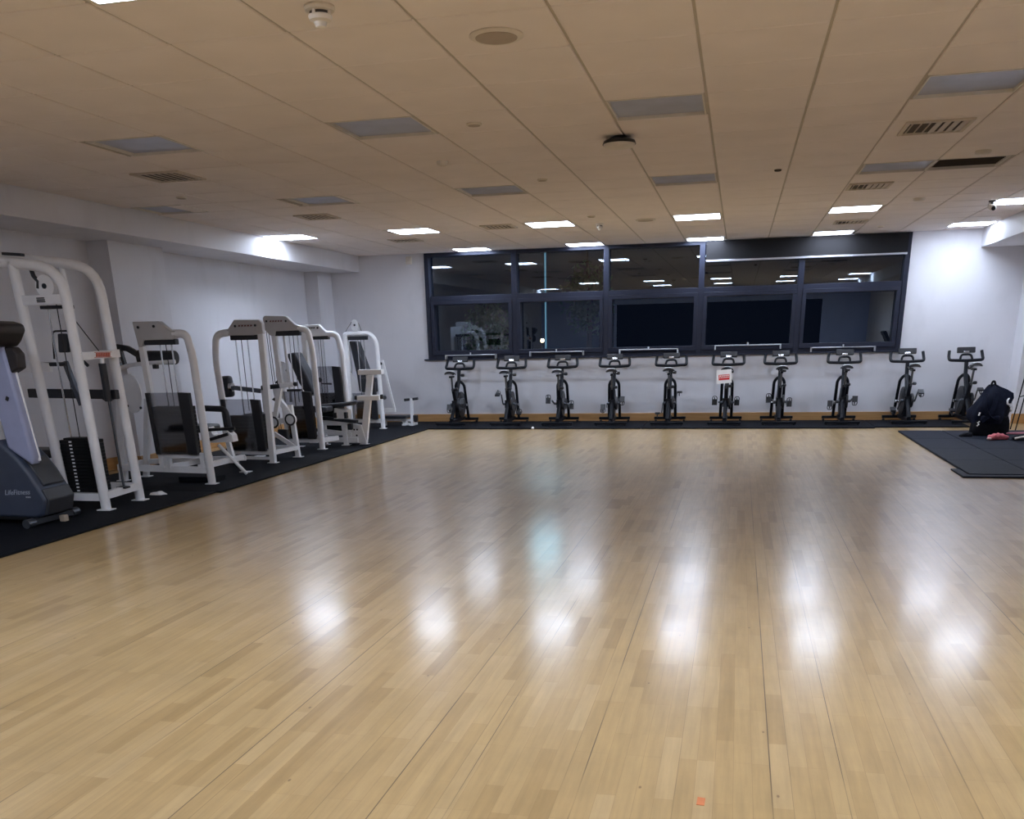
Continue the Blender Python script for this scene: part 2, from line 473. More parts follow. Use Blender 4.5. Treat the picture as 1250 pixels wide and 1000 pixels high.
mb = MB(); mb.bx(XL-.2, XR+.4, YF-.2, YB+.2, CE+.12, CE+.3)
ceil = structure(mb.build('ceiling', M['grid'], smooth=0), 'suspended ceiling of beige lay-in tiles', 'ceiling')
def tile_cells():
    i0 = math.floor((BXL-CX0)/TX); i1 = math.ceil((BXR-CX0)/TX)
    j0 = math.floor((YF-CY0)/TY); j1 = math.ceil((YB-CY0)/TY)
    for i in range(i0, i1):
        for j in range(j0, j1):
            x0 = max(CX0+i*TX, BXL); x1 = min(CX0+(i+1)*TX, BXR)
            y0 = max(CY0+j*TY, YF); y1 = min(CY0+(j+1)*TY, YB)
            if x1-x0 > .04 and y1-y0 > .04: yield x0, x1, y0, y1
tl = MB(); gb = MB()
for x0, x1, y0, y1 in tile_cells():
    cx, cy = (x0+x1)/2, (y0+y1)/2
    gx, gy = .0075, .0065
    # subtract a fitting that covers this cell
    hit = [l for l in LIGHTS+[SLOT] if abs(l[0]-cx) < .31 and abs(l[1]-cy) < .31]
    if hit: continue
    tl.bx(x0+gx, x1-gx, y0+gy, y1-gy, CE, CE+.018)
tl.build('tile_panels', M['tile'], ceil, bevel=.004, smooth=0, seg=1)
# grid bars behind the joints, leaving the fittings open
i0 = math.floor((BXL-CX0)/TX); i1 = math.ceil((BXR-CX0)/TX)
for i in range(i0, i1+1):
    x = CX0+i*TX
    if BXL < x < BXR: gb.bx(x-.02, x+.02, YF, YB, CE+.007, CE+.03)
j0 = math.floor((YF-CY0)/TY); j1 = math.ceil((YB-CY0)/TY)
for j in range(j0, j1+1):
    y = CY0+j*TY
    if YF < y < YB: gb.bx(BXL, BXR, y-.015, y+.015, CE+.0175, CE+.031)
gb.build('tile_grid', M['grid'], ceil, smooth=0)

# walls
mb = MB()
mb.bx(XL-.2, WX0, YB, YB+.2, 0, CE+.3); mb.bx(WX1, XR+.4, YB, YB+.2, 0, CE+.3)
mb.bx(WX0, WX1, YB, YB+.2, 0, WZ0); mb.bx(WX0, WX1, YB, YB+.2, WZ1, CE+.3)
structure(mb.build('wall_back', M['wall'], smooth=0), 'white far wall with the wide dark window', 'wall')
mb = MB(); mb.bx(XL-.2, XL, YF, YB, 0, CE+.3)
structure(mb.build('wall_left', M['wall'], smooth=0), 'white left wall behind the weight machines', 'wall')
mb = MB(); mb.bx(XR+.2, XR+.4, YF, YB, 0, CE+.3)
structure(mb.build('wall_right', M['wall'], smooth=0), 'white right wall', 'wall')
# wall behind the camera: blue ends, dark glazed middle
mb = MB(); mb.bx(XL, -4.2, YF-.2, YF, 0, CE+.3); mb.bx(2.6, XR+.2, YF-.2, YF, 0, CE+.3); mb.bx(-4.2, 2.6, YF-.2, YF, 2.2, CE+.3)
wf = structure(mb.build('wall_front', M['bluewall'], smooth=0), 'blue wall behind the viewer', 'wall')
mb = MB(); mb.bx(-4.2, 2.6, YF-.15, YF-.05, 0, 2.2)
structure(mb.build('door_1', M['blind'], smooth=0), 'wide dark folding partition in the wall behind the viewer', 'door')
# bulkheads and pillars
mb = MB(); mb.bx(XL, BXL, YF, YB, BZ, CE+.12)
structure(mb.build('trim_1', M['wall'], smooth=0), 'white bulkhead boxed along the left wall under the ceiling', 'bulkhead')
mb = MB(); mb.bx(BXR, XR+.2, YF, YB, BZ, CE+.12)
structure(mb.build('trim_2', M['wall'], smooth=0), 'white bulkhead boxed along the right wall under the ceiling', 'bulkhead')
mb = MB(); mb.bx(XL, -6.59, 9.71, 10.75, 0, BZ)
structure(mb.build('trim_3', M['wall'], smooth=0), 'white pillar on the left wall behind the second weight machine', 'pillar')
mb = MB(); mb.bx(XL, -6.62, 15.17, YB, 0, BZ)
structure(mb.build('trim_4', M['wall'], smooth=0), 'white pillar in the far left corner', 'pillar')
mb = MB(); mb.bx(XR, XR+.2, 15.2, YB, 0, BZ)
structure(mb.build('trim_5', M['wall'], smooth=0), 'white pillar in the far right corner', 'pillar')
# skirting boards
def skirt(name, boxes, label):
    mb = MB()
    for b in boxes: mb.bx(*b)
    return structure(mb.build(name, M['skirt'], bevel=.004), label, 'skirting board')
skirt('baseboard_back', [(-6.62, XR, YB-.018, YB, 0, .135)], 'oak skirting board along the far wall')
skirt('baseboard_left', [(XL, XL+.018, YF, 9.69, 0, .135), (XL, -6.59, 9.692, 9.71, 0, .135), (-6.59, -6.572, 9.692, 10.768, 0, .135),
      (XL, -6.59, 10.75, 10.768, 0, .135), (XL, XL+.018, 10.768, 15.15, 0, .135), (XL, -6.62, 15.152, 15.17, 0, .135),
      (-6.62, -6.602, 15.152, YB-.018, 0, .135)], 'oak skirting board along the left wall and round its pillars')
skirt('baseboard_right', [(XR+.182, XR+.2, YF, 15.18, 0, .135), (XR-.018, XR+.182, 15.182, 15.2, 0, .135)], 'oak skirting board along the right wall')

# ------------------------------------------------------------------- window
MULL = [-4.965, -3.53, -2.065, -.615, .835, 2.295]
TRZ = 1.936
mb = MB()
y0, y1 = YB-.03, YB+.14
for k, x in enumerate(MULL):
    w = .035 if k in (0, 5) else .042
    mb.bx(x-w, x+w, y0, y1, WZ0, WZ1)
mb.bx(WX0+.07, WX1-.07, y0+.004, y1, WZ0, WZ0+.055)
mb.bx(WX0+.07, WX1-.07, y0+.004, y1, WZ1-.05, WZ1)
for k in range(5): mb.bx(MULL[k]+.04, MULL[k+1]-.04, y0+.006, y1-.004, TRZ-.035, TRZ+.035)
win = structure(mb.build('window_1', M['frame'], bevel=.004), 'wide slate grey framed window of ten panes, black with night', 'window')
for k in range(5):
    a, b = MULL[k]+.042, MULL[k+1]-.042
    s = MB()
    for (p, q, r_, t) in ((a, b, WZ0+.055, WZ0+.125), (a, b, TRZ-.095, TRZ-.035), (a, a+.055, WZ0+.125, TRZ-.095), (b-.055, b, WZ0+.125, TRZ-.095)):
        s.bx(p, q, y0-.012, y0+.13, r_, t)
    so = s.build('sash', M['frame'], win, bevel=.004); so['kind'] = 'structure'
    for (p, q, r_, t) in ((a+.05, b-.05, WZ0+.12, TRZ-.09), (a, b, TRZ+.03, WZ1-.05)):
        g = MB(); yy = YB+.09
        tilt = .0035*(t-r_)
        g.add([(p, yy, r_), (q, yy, r_), (q, yy-tilt, t), (p, yy-tilt, t)], [(0, 1, 2, 3)])
        go = g.build('pane', M['pane'], win, smooth=0); go['kind'] = 'structure'
mb = MB(); mb.bx(WX0-.07, WX1+.03, YB-.05, YB, WZ0-.022, WZ0)
so = mb.build('sill', M['frame'], win, bevel=.004); so['kind'] = 'structure'
# opening rails along the foot of each lower sash
for k, (x0, x1, zt) in enumerate(((-4.69, -3.83, 1.075), (-3.28, -2.40, 1.098), (-1.84, -.92, 1.108), (-.37, .62, 1.14), (1.05, 1.98, 1.082))):
    h = MB()
    h.bx(x0, x1, YB-.115, YB-.095, zt-.014, zt)
    h.bx(x0, x0+.02, YB-.115, YB-.035, zt-.07, zt)
    h.bx(x1-.02, x1, YB-.115, YB-.035, zt-.07, zt)
    h.cyl(((x0+x1)/2, YB-.105, zt), ((x0+x1)/2, YB-.105, zt+.032), .012, 10)
    ho = h.build('opening_rail', M['rail'] if k in (2, 3) else M['alu'], win, bevel=.003)
    ho['label'] = 'silver opening rail'; ho['kind'] = 'structure'
# blackout roller blind, only just let down over the two right-hand bays
bl = empty('roller_blind', (.85, YB-.06, 2.33), 'dark roller blind let down a hand width over the two right upper panes', 'blind')
mb = MB(); mb.bx(-.56, 2.28, YB-.062, YB-.052, 2.345, WZ1-.004)
mb.build('blind_fabric', M['blind'], bl, smooth=0)
mb = MB(); mb.bx(-.56, 2.28, YB-.07, YB-.044, 2.318, 2.345)
mb.build('bottom_rail', M['alu'], bl, bevel=.003)

# ----------------------------------------------------------- ceiling fittings
def lamp_label(x, y, lit):
    row = sorted(l[0] for l in LIGHTS if abs(l[1]-y) < .5)
    k = row.index(x); n = len(row)
    pos = 'leftmost' if k == 0 else ('rightmost' if k == n-1 else ('', 'second', 'third', 'fourth', 'fifth')[k] + ' from the left')
    if lit:
        r = ('in the row nearest the window' if y > 14 else 'in the second row from the window' if y > 11 else
             'in the row overhead' if y > 3 else 'in the row behind the viewer')
        return 'glowing square ceiling panel %s, %s' % (r, pos)
    return 'unlit grey square ceiling panel in the %s dark row, %s' % ('far' if y > 9 else 'near', pos)
def fitting(x, y, lit, hx, hy, label, name='ceiling_light', cat='ceiling light', group=None):
    o = empty(name, (x, y, CE), label, cat, group)
    f = MB(); t = .022 if lit else .010
    f.bx(x-hx, x-hx+t, y-hy, y+hy, CE-.004, CE+.055); f.bx(x+hx-t, x+hx, y-hy, y+hy, CE-.004, CE+.055)
    f.bx(x-hx+t, x+hx-t, y-hy, y-hy+t, CE-.004, CE+.055); f.bx(x-hx+t, x+hx-t, y+hy-t, y+hy, CE-.004, CE+.055)
    f.build('frame', M['trim'], o, smooth=0)
    d = MB()
    if lit:
        d.bx(x-hx+t, x+hx-t, y-hy+t, y+hy-t, CE-.003, CE+.02)
        d.build('diffuser', M['lamp'], o, smooth=0)['label'] = 'glowing white diffuser'
    elif name == 'ceiling_light':
        d.bx(x-hx+t, x+hx-t, y-hy+t, y+hy-t, CE+.014, CE+.03)
        d.build('diffuser', M['unlit'], o, smooth=0)['label'] = 'unlit grey diffuser'
    else:
        d.bx(x-hx+t, x+hx-t, y-hy+t, y+hy-t, CE+.045, CE+.055)
        d.build('recess', M['dark'], o, smooth=0)
        v = MB()
        for k in range(9):
            yy = y-hy+.06+k*.055
            v.box((x, yy, CE+.028), (2*hx-2*t, .004, .04), R('X', -35))
        v.build('louvre', M['dark'], o, smooth=0)
    return o
for (x, y, lit, hx, hy) in LIGHTS:
    fitting(x, y, lit, hx, hy, lamp_label(x, y, lit),
            group='lit ceiling light panels' if lit else 'unlit ceiling light panels')
fitting(*SLOT, 'dark recessed return air grille right of the unlit panels', 'return_air_grille', 'vent')

def vent(x, y, s, label):
    o = empty('ceiling_vent', (x, y, CE), label, 'vent', 'square ceiling air vents')
    f = MB(); z0, z1 = CE-.014, CE
    t = .028
    f.bx(x-s, x-s+t, y-s, y+s, z0, z1); f.bx(x+s-t, x+s, y-s, y+s, z0, z1)
    f.bx(x-s+t, x+s-t, y-s, y-s+t, z0, z1); f.bx(x-s+t, x+s-t, y+s-t, y+s, z0, z1)
    f.build('frame', M['vent'], o, bevel=.003)
    b = MB(); b.bx(x-s+t, x+s-t, y-s+t, y+s-t, CE-.002, CE)
    b.build('backing', M['dark'], o, smooth=0)
    l = MB()
    for k in range(7):
        xx = x-s+t+.02+(2*s-2*t-.04)*k/6
        shut = (k >= 3) if x > 0 else (k <= 4)
        l.box((xx, y, CE-.007), (.004, 2*s-2*t, .046 if shut else .012), R('Y', (78 if x > 0 else -78) if shut else 0))
    l.build('louvre', M['vent'], o, smooth=0)
vent(-4.66, 7.84, .22, 'square ceiling vent nearest the left bulkhead, before the far dark lights')
vent(-4.63, 10.75, .2, 'square ceiling vent between the far dark row and the lit left panels')
vent(-4.58, 13.6, .2, 'square ceiling vent behind the lit panel second from the left bulkhead')
vent(-3.0, 12.55, .2, 'ceiling vent just left of the third lit panel')
vent(1.24, 7.90, .22, 'square slatted ceiling vent in front of the right unlit panel')
vent(1.14, 10.70, .2, 'square slatted ceiling vent behind the right far unlit panel')
vent(1.3, 13.95, .2, 'square ceiling vent between the two lit panels at the right of the window')

def detector(x, y, r, label):
    o = empty('smoke_detector', (x, y, CE), label, 'smoke detector')
    MB().lathe([(r*1.25, 0), (r*1.3, -.008), (r*1.2, -.018), (r*.9, -.022)], (x, y, CE), 32).build('base', M['plastic'], o)
    MB().lathe([(r*.86, -.020), (r*.86, -.036)], (x, y, CE), 32).build('sensing_slot', M['dark'], o)
    MB().lathe([(r*.98, -.034), (r*1.0, -.04), (r*.9, -.052), (r*.55, -.058), (r*.42, -.075), (r*.2, -.08)], (x, y, CE), 32).build('cap', M['plastic'], o)
    for k in range(4):
        a = PI/2*k+PI/4+.6
        MB().box((x+r*.9*math.cos(a), y+r*.9*math.sin(a), CE-.028), (.012, .012, .024)).build('rib', M['plastic'], o)
detector(-1.79, 4.36, .05, 'white domed smoke detector near the top left of the ceiling')
detector(-1.77, 12.80, .04, 'small smoke detector right of the third lit panel')

def disc(x, y, r, label, mat='tanp', name='ceiling_sensor', cat='ceiling sensor', h=.012):
    o = empty(name, (x, y, CE), label, cat)
    MB().lathe([(r, 0), (r*1.02, -h*.5), (r*.92, -h), (r*.80, -h)], (x, y, CE), 32).build('rim', M['plastic' if mat != 'dark' else 'dark'], o)
    MB().lathe([(r*.80, -h*.6), (r*.78, -h*1.15), (r*.3, -h*1.3)], (x, y, CE), 32).build('cover', M[mat], o)
disc(-1.178, 4.97, .125, 'round recessed ceiling speaker at the top of the picture', name='ceiling_speaker', cat='speaker')
disc(-1.765, 6.76, .05, 'small round tan ceiling disc right of the near unlit panel')
disc(-2.35, 7.98, .045, 'small pale ceiling sensor in front of the far dark row', 'plastic', h=.03)
disc(-1.783, 9.16, .045, 'small round tan disc right of a far unlit panel')
disc(-1.76, 12.0, .045, 'small dark disc in front of the third lit panel', 'tanp')
disc(-1.19, 12.62, .12, 'round ceiling speaker between the third and fourth lit panels', name='ceiling_speaker', cat='speaker')
disc(1.80, 9.06, .06, 'small white round ceiling spot in front of the dark recess', 'plastic', h=.025)
disc(1.79, 11.9, .06, 'small white ceiling spot right of the fifth lit panel', 'plastic', h=.025)
disc(.24, 9.40, .03, 'tiny dark ceiling fixing left of the right unlit panel', 'dark')
disc(1.77, 14.72, .045, 'small ceiling disc above the right end of the window')
disc(-5.2, 8.93, .05, 'small ceiling disc near the left bulkhead')

o = empty('ceiling_access_point', (-.905, 7.5, CE), 'black bracketed white disc hanging below the ceiling at the centre', 'ceiling device')
MB().lathe([(.045, 0), (.06, -.012), (.11, -.03), (.118, -.05)], (-.905, 7.5, CE), 36).build('bracket', M['blackp'], o)
MB().lathe([(.112, -.05), (.105, -.066), (.06, -.075)], (-.905, 7.5, CE), 36).build('cover', M['plastic'], o)

o = empty('security_camera', (2.64, 12.45, CE), 'small black and white camera under the ceiling beside the right lit panel', 'camera')
MB().lathe([(.04, 0), (.04, -.015), (.018, -.02), (.018, -.05)], (2.64, 12.45, CE), 20).build('mount', M['blackp'], o)
mb = MB(); mb.box((2.63, 12.40, CE-.07), (.06, .15, .05), R('X', 14)); mb.build('body', M['plastic'], o, bevel=.012)
MB().cyl((2.63, 12.335, CE-.088), (2.63, 12.315, CE-.093), .022, 16).build('lens', M['blackp'], o)

mb = MB(); mb.bx(-5.30, -5.21, YB-.05, YB+.004, 2.46, 2.575)
mb.prism([(YB-.05, 2.46), (YB-.05, 2.54), (YB-.07, 2.5)], -5.295, -5.215, 'yz')
o = tag(mb.build('motion_sensor', M['plastic'], bevel=.006), 'small white motion sensor high on the far wall left of the window', 'motion sensor')
centre(o, (-5.255, YB, 2.46))

# ------------------------------------------------------------------ mats
def mat_piece(name, x0, x1, y0, y1, h, label, cat, m='rubber', group=None):
    b = MB(); b.bx(x0, x1, y0, y1, 0, h)
    o = tag(b.build(name, M[m], bevel=.004), label, cat, group)
    return centre(o, ((x0+x1)/2, (y0+y1)/2, 0))
MH = .018
mat_piece('floor_mat', -6.55, -4.70, 3.2, 8.02, MH, 'black rubber mat under the cross trainer and the tall cable tower', 'mat')
mat_piece('floor_mat', -6.54, -4.655, 8.03, 14.42, MH, 'long black rubber mat under the row of white weight machines', 'mat')
mat_piece('floor_mat', -6.54, -1.36, 14.43, 15.68, MH, 'black rubber mat in the far left corner under the bikes', 'mat')
mat_piece('floor_mat', -1.35, 1.93, 14.43, 15.68, MH, 'black rubber mat under the bikes in the middle of the far wall', 'mat')
mat_piece('floor_mat', 1.94, 3.20, 14.55, 15.68, MH, 'black rubber mat under the two bikes furthest right', 'mat')
rows = [(12.83, 13.90), (11.75, 12.82), (10.67, 11.74), (9.60, 10.66)]
colsx = [(2.16, 2.70), (2.71, 3.25), (3.26, 3.80)]
rn = ['rear', 'second', 'third', 'front']; cn = ['left', 'middle', 'right']
for j, (a, b) in enumerate(rows):
    for i, (c, d) in enumerate(colsx):
        mat_piece('rubber_floor_tile', c, d, a, b, .022, 'slate rubber tile of the right mat, %s row from the wall, %s column' % (rn[j], cn[i]),
                  'floor tile', 'rubber2', 'rubber tiles of the right mat')
b = MB(); b.prism([(2.08, 10.02), (2.15, 10.02), (2.15, 9.59), (3.80, 9.59), (3.80, 9.47), (2.08, 9.47)], 0, .016, 'xy')
centre(tag(b.build('rubber_edge_strip', M['rubber2'], bevel=.003), 'rubber edging strip along the near left corner of the right mat', 'edging strip'), (2.1, 9.5, 0))

# ------------------------------------------------------- weight machine kit
Z0 = MH
def foot(mb, x, y, s=.05):
    mb.bx(x-s, x+s, y-s*.8, y+s*.8, Z0, Z0+.008)
def rbar(mb, p, q, w=.045, h=.045):
    mb.tube([p, q], 0, rect=(w, h)); return mb
def bolts(parent, pts, y, r=.011):
    for (x, z) in pts:
        MB().lathe([(r, 0), (r, -.008), (r*.6, -.012)], (x, y, z), 12, 'y').build('bolt', M['blackp'], parent)
def weights(root, x0, x1, y, z0, z1, depth=.13, n=None, labels=False):
    n = n or max(5, int((z1-z0)/.036))
    s = MB(); h = (z1-z0)/n
    for k in range(n):
        s.bx(x0, x1, y-depth/2, y+depth/2, z0+k*h+.0006, z0+(k+1)*h-.0006)
    st = s.build('weight_stack', M['stack'], root, bevel=.002, seg=1)
    if labels:
        l = MB(); cx = x0+(x1-x0)*.32
        for k in range(n):
            l.bx(cx-.013, cx+.013, y-depth/2-.002, y-depth/2, z0+(k+.3)*h, z0+(k+.7)*h)
        l.build('weight_labels', M['paper'], st, smooth=0)
    return st
def rods(root, xs, y, z0, z1, r=.008):
    for x in xs:
        MB().cyl((x, y, z0), (x, y, z1), r, 10).build('guide_rod', M['chrome'], root)
def cable(root, path, r=.0045):
    MB().tube(path, r, 6).build('cable', M['cable'], root)
def shroud(root, poly, y, strip, t=.006):
    """smoked front panel with a solid black side strip"""
    MB().prism(poly, y-t/2, y+t/2).build('smoked_panel', M['smoke'], root, smooth=0)
    b = MB(); b.prism(strip, y-.012, y+.04); b.build('panel_edge', M['blackp'], root, bevel=.003)
def logo(root, x, z, y, w=.14, h=.026, m='maroon'):
    a = MB()
    for k in range(5):
        xx = x-w*.42+w*.84*k/4.0
        a.prism([(xx-w*.075, z-h*.32), (xx+w*.055, z-h*.32), (xx+w*.085, z+h*.32), (xx-w*.045, z+h*.32)], y-.004, y-.001)
    a.prism([(x-w*.5, z-h*.5), (x+w*.46, z-h*.5), (x+w*.46, z-h*.42), (x-w*.5, z-h*.42)], y-.004, y-.001)
    a.prism([(x-w*.46, z+h*.42), (x+w*.5, z+h*.42), (x+w*.5, z+h*.5), (x-w*.46, z+h*.5)], y-.004, y-.001)
    a.build('badge', M[m], root, smooth=0)
def pad(root, name, c, s, rot=None, bev=.022):
    b = MB(); b.box(c, s, rot); return b.build(name, M['vinyl'], root, bevel=bev, seg=3)
def roller(root, p, q, r=.06, name='roller_pad'):
    p, q = Vector(p), Vector(q); d = (q-p)
    path = [p, p+d*.04, p+d*.5, p+d*.96, q]
    b = MB(); b.tube([p+d*.02, q-d*.02], r, 20)
    return b.build(name, M['vinyl'], root, bevel=.012)

# --- M1: tall two-frame cable tower (nearest white machine)
g = empty('cable_tower', (-5.5, 7.2, 0), 'tallest white twin-arch cable weight machine, nearest on the left with black stack', 'weight machine')
f = MB(); RT = .041
f.tube(fillet([(-6.45, 6.95, Z0), (-6.40, 6.95, 2.02), (-5.78, 6.95, 1.965), (-5.16, 6.95, 1.885), (-5.115, 6.95, Z0)], .22, 7), RT, 14)
f.tube(fillet([(-6.45, 7.46, Z0), (-6.40, 7.46, 2.06), (-5.75, 7.46, 2.0), (-5.20, 7.46, 1.92), (-5.13, 7.46, Z0)], .22, 7), RT, 14)
f.tube([(-5.585, 6.95, 1.95), (-5.485, 6.95, .12)], RT, 14)
f.tube([(-5.53, 7.46, 1.96), (-5.50, 7.46, 1.60)], .022, 10)
rbar(f, (-5.60, 6.95, 1.665), (-5.14, 6.95, 1.665), .05, .07)
rbar(f, (-5.12, 6.95, 1.24), (-5.13, 7.46, 1.255), .05, .06)
rbar(f, (-6.44, 6.95, .125), (-5.12, 6.95, .125), .05, .06); rbar(f, (-6.44, 7.46, .14), (-5.13, 7.46, .14), .05, .06)
rbar(f, (-5.12, 6.95, .135), (-5.13, 7.46, .145), .05, .06); rbar(f, (-5.43, 6.95, .125), (-5.43, 7.46, .14), .10, .05)
rbar(f, (-6.40, 6.95, 1.4), (-6.40, 7.46, 1.4)); rbar(f, (-6.42, 6.95, .5), (-6.42, 7.46, .5))
for x, y in ((-5.115, 6.95), (-5.13, 7.46), (-6.45, 6.95), (-6.45, 7.46)): foot(f, x, y, .06)
f.build('frame', M['white'], g)
weights(g, -5.485, -5.165, 7.06, .155, .585, .14, 15, True)
MB().bx(-5.45, -5.20, 7.0, 7.12, .585, .60).build('top_plate', M['stack'], g)
rods(g, (-5.42, -5.25), 7.06, .15, 1.63)
cable(g, [(-5.335, 7.06, .6), (-5.335, 7.06, 1.72)]); cable(g, [(-5.27, 7.06, 1.62), (-5.10, 7.2, 1.25)])
MB().bx(-5.46, -5.20, 7.02, 7.09, 1.60, 1.625).build('rod_bracket', M['blackp'], g)
p = MB(); p.lathe([(.05, -.022), (.082, -.02), (.068, 0), (.082, .02), (.05, .022)], (-5.345, 6.99, 1.765), 28, 'y')
pl = p.build('pulley', M['white'], g)
MB().lathe([(.02, -.028), (.02, .028)], (-5.345, 6.99, 1.765), 14, 'y').build('hub', M['blackp'], pl)
MB().tube([(-5.45, 6.98, 1.90), (-5.435, 6.98, 1.84), (-5.40, 6.98, 1.80), (-5.41, 6.98, 1.75)], .017, 8).build('belt', M['blackp'], g)
MB().box((-5.255, 7.06, 1.765), (.05, .05, .03), R('Y', 25)).build('stop', M['blackp'], g, bevel=.004)
b = MB(); b.box((-5.56, 6.95, 2.0), (.17, .05, .022), R('Y', 5)); b.build('top_bumper', M['blackp'], g, bevel=.004)
a = MB()
for k, zz in enumerate((1.677, 1.663, 1.65)): a.bx(-5.40, -5.33+.002*k, 6.918, 6.923, zz-.004, zz+.004)
a.build('label_plate', M['blackp'], g, smooth=0)
# badge on the side crossbar faces the room
a = MB()
for k in range(6): a.prism([(7.12+k*.032, 1.232), (7.145+k*.032, 1.232), (7.152+k*.032, 1.262), (7.127+k*.032, 1.262)], -5.098, -5.094, 'yz')
a.prism([(7.10, 1.226), (7.32, 1.226), (7.32, 1.230), (7.10, 1.230)], -5.098, -5.094, 'yz'); a.prism([(7.11, 1.264), (7.33, 1.264), (7.33, 1.268), (7.11, 1.268)], -5.098, -5.094, 'yz')
a.build('badge', M['orange'], g, smooth=0)
# low row column, handles and pads behind
MB().cyl((-5.12, 7.24, .17), (-5.115, 7.22, .92), .011, 12).build('slide_rod', M['steel'], g)
MB().tube([(-5.12, 7.22, .88), (-5.115, 7.21, 1.18)], .030, 14).build('slide_sleeve', M['blackp'], g)
MB().cyl((-5.115, 7.21, 1.17), (-5.115, 7.21, 1.225), .018, 12).build('slide_bush', M['white'], g)
MB().box((-5.12, 7.23, .165), (.09, .07, .015)).build('rod_foot', M['blackp'], g)
b = MB(); b.tube([(-5.98, 7.36, .945), (-5.06, 7.27, .93)], 0, rect=(.05, .075)); b.build('lever_arm', M['blackp'], g, bevel=.006)
MB().cyl((-5.16, 7.24, .92), (-5.16, 7.33, .92), .04, 16).build('pivot', M['blackp'], g)
b = MB(); b.tube([(-5.71, 7.2, 1.18), (-5.45, 7.2, 1.18)], .017, 10); b.build('grip', M['blackp'], g)
MB().tube([(-5.47, 7.22, 1.2), (-5.38, 7.22, .85)], 0, rect=(.035, .04)).build('pivot_arm', M['steel'], g)
b = MB(); b.prism([(-6.02, 1.155), (-5.96, 1.21), (-5.83, 1.21), (-5.60, 1.19), (-5.60, 1.12), (-6.02, 1.12)], 7.18, 7.22); b.build('adjuster_plate', M['white'], g)
bolts(g, ((-5.90, 1.175), (-5.85, 1.175)), 7.18, .014)
fr = MB(); fr.tube(fillet([(-5.66, 7.34, 1.22), (-5.63, 7.34, 1.44), (-5.42, 7.34, 1.44), (-5.40, 7.34, 1.22)], .03, 3), .008, 8)
fr.build('hanger', M['cable'], g)
b = MB(); b.prism([(-5.58, 1.27), (-5.50, 1.27), (-5.50, 1.42), (-5.56, 1.42)], 7.30, 7.36); b.build('knee_pad', M['vinyl'], g, bevel=.01)
MB().tube(fillet([(-5.46, 7.36, 1.42), (-5.50, 7.36, 1.33), (-5.44, 7.36, 1.24), (-5.36, 7.36, 1.16)], .08, 4), .014, 8).build('strap', M['blackp'], g)
pad(g, 'seat', (-5.85, 7.2, .46), (.38, .28, .07))
MB().tube([(-5.85, 7.2, .43), (-5.9, 7.2, .14)], 0, rect=(.06, .06)).build('seat_post', M['white'], g)

# --- M2: hamstring curl tower
y = 8.46
g = empty('leg_curl_machine', (-5.45, 8.6, 0), 'white weight machine with round black roller pad, right of the tall cable tower', 'weight machine')
MB().prism([(-5.59, 1.525), (-5.31, 1.525), (-5.20, 1.435), (-5.15, 1.435), (-5.15, 1.385), (-5.185, 1.36), (-5.49, 1.36), (-5.52, 1.30), (-5.56, 1.30)], y-.035, y+.035).build('header_plate', M['plate'], g, bevel=.008)
bolts(g, ((-5.53, 1.475), (-5.365, 1.48)), y-.035, .013)
f = MB()
f.tube([(-5.545, y, 1.38), (-5.50, y, .17)], 0, rect=(.05, .05))
f.tube(fillet([(-5.19, y, 1.41), (-5.055, y, 1.41), (-5.02, y, 1.20), (-4.99, y, Z0)], .10, 6), .038, 14)
rbar(f, (-6.02, y+.02, .17), (-5.0, y, .15), .045, .06); rbar(f, (-5.53, y, .295), (-5.02, y, .29), .045, .05)
rbar(f, (-5.06, y, .16), (-5.06, y, .28), .04, .04); rbar(f, (-5.47, y, .17), (-5.09, y+.25, .24), .04, .05); rbar(f, (-5.43, y, .16), (-5.43, y, .28), .04, .04)
f.tube([(-6.07, 8.60, Z0), (-5.97, 8.62, .86)], 0, rect=(.07, .06)); f.tube([(-6.02, 8.92, Z0), (-5.86, 8.9, .80)], 0, rect=(.05, .05))
rbar(f, (-6.05, 8.62, .17), (-6.03, 8.92, .17)); rbar(f, (-6.03, 8.92, .17), (-5.05, 9.3, .17), .045, .05)
f.tube([(-5.10, y, .18), (-5.08, 9.3, .18)], 0, rect=(.045, .05)); f.tube([(-5.15, 9.2, .18), (-5.2, 9.2, .47)], 0, rect=(.045, .045))
f.tube(fillet([(-6.06, 8.7, 1.08), (-5.92, 8.72, 1.13), (-5.70, 8.74, 1.15), (-5.40, 8.76, 1.16)], .1, 4), .02, 10)
for xx, yy in ((-4.99, y), (-6.07, 8.60), (-6.02, 8.92), (-5.08, 9.32)): foot(f, xx, yy, .055)
f.build('frame', M['white'], g)
MB().bx(-5.50, -5.17, y-.025, y+.04, 1.315, 1.365).build('pulley_housing', M['blackp'], g, bevel=.004)
rods(g, (-5.36, -5.24), y+.02, .3, 1.33); cable(g, [(-5.30, y+.02, .7), (-5.30, y+.02, 1.33)]); cable(g, [(-5.585, y, 1.50), (-5.70, 8.7, 1.30)])
weights(g, -5.52, -5.12, y+.03, .31, .755)
shroud(g, [(-5.535, .885), (-5.16, .885), (-5.16, .305), (-5.50, .305)], y-.05, [(-5.20, .885), (-5.085, .88), (-5.075, .30), (-5.175, .305)])
MB().prism([(-5.55, .885), (-5.515, .885), (-5.485, .305), (-5.525, .305)], y-.06, y-.02).build('panel_edge', M['blackp'], g, bevel=.003)
c = MB(); c.prism([(-5.99+.115*math.cos(t*PI/12), .86+.19*math.sin(t*PI/12)) for t in range(24)], 8.83, 8.85)
c.build('cam_plate', M['white'], g); bolts(g, ((-6.07, .98), (-6.08, .87), (-6.05, .74), (-5.90, .72)), 8.83, .014)
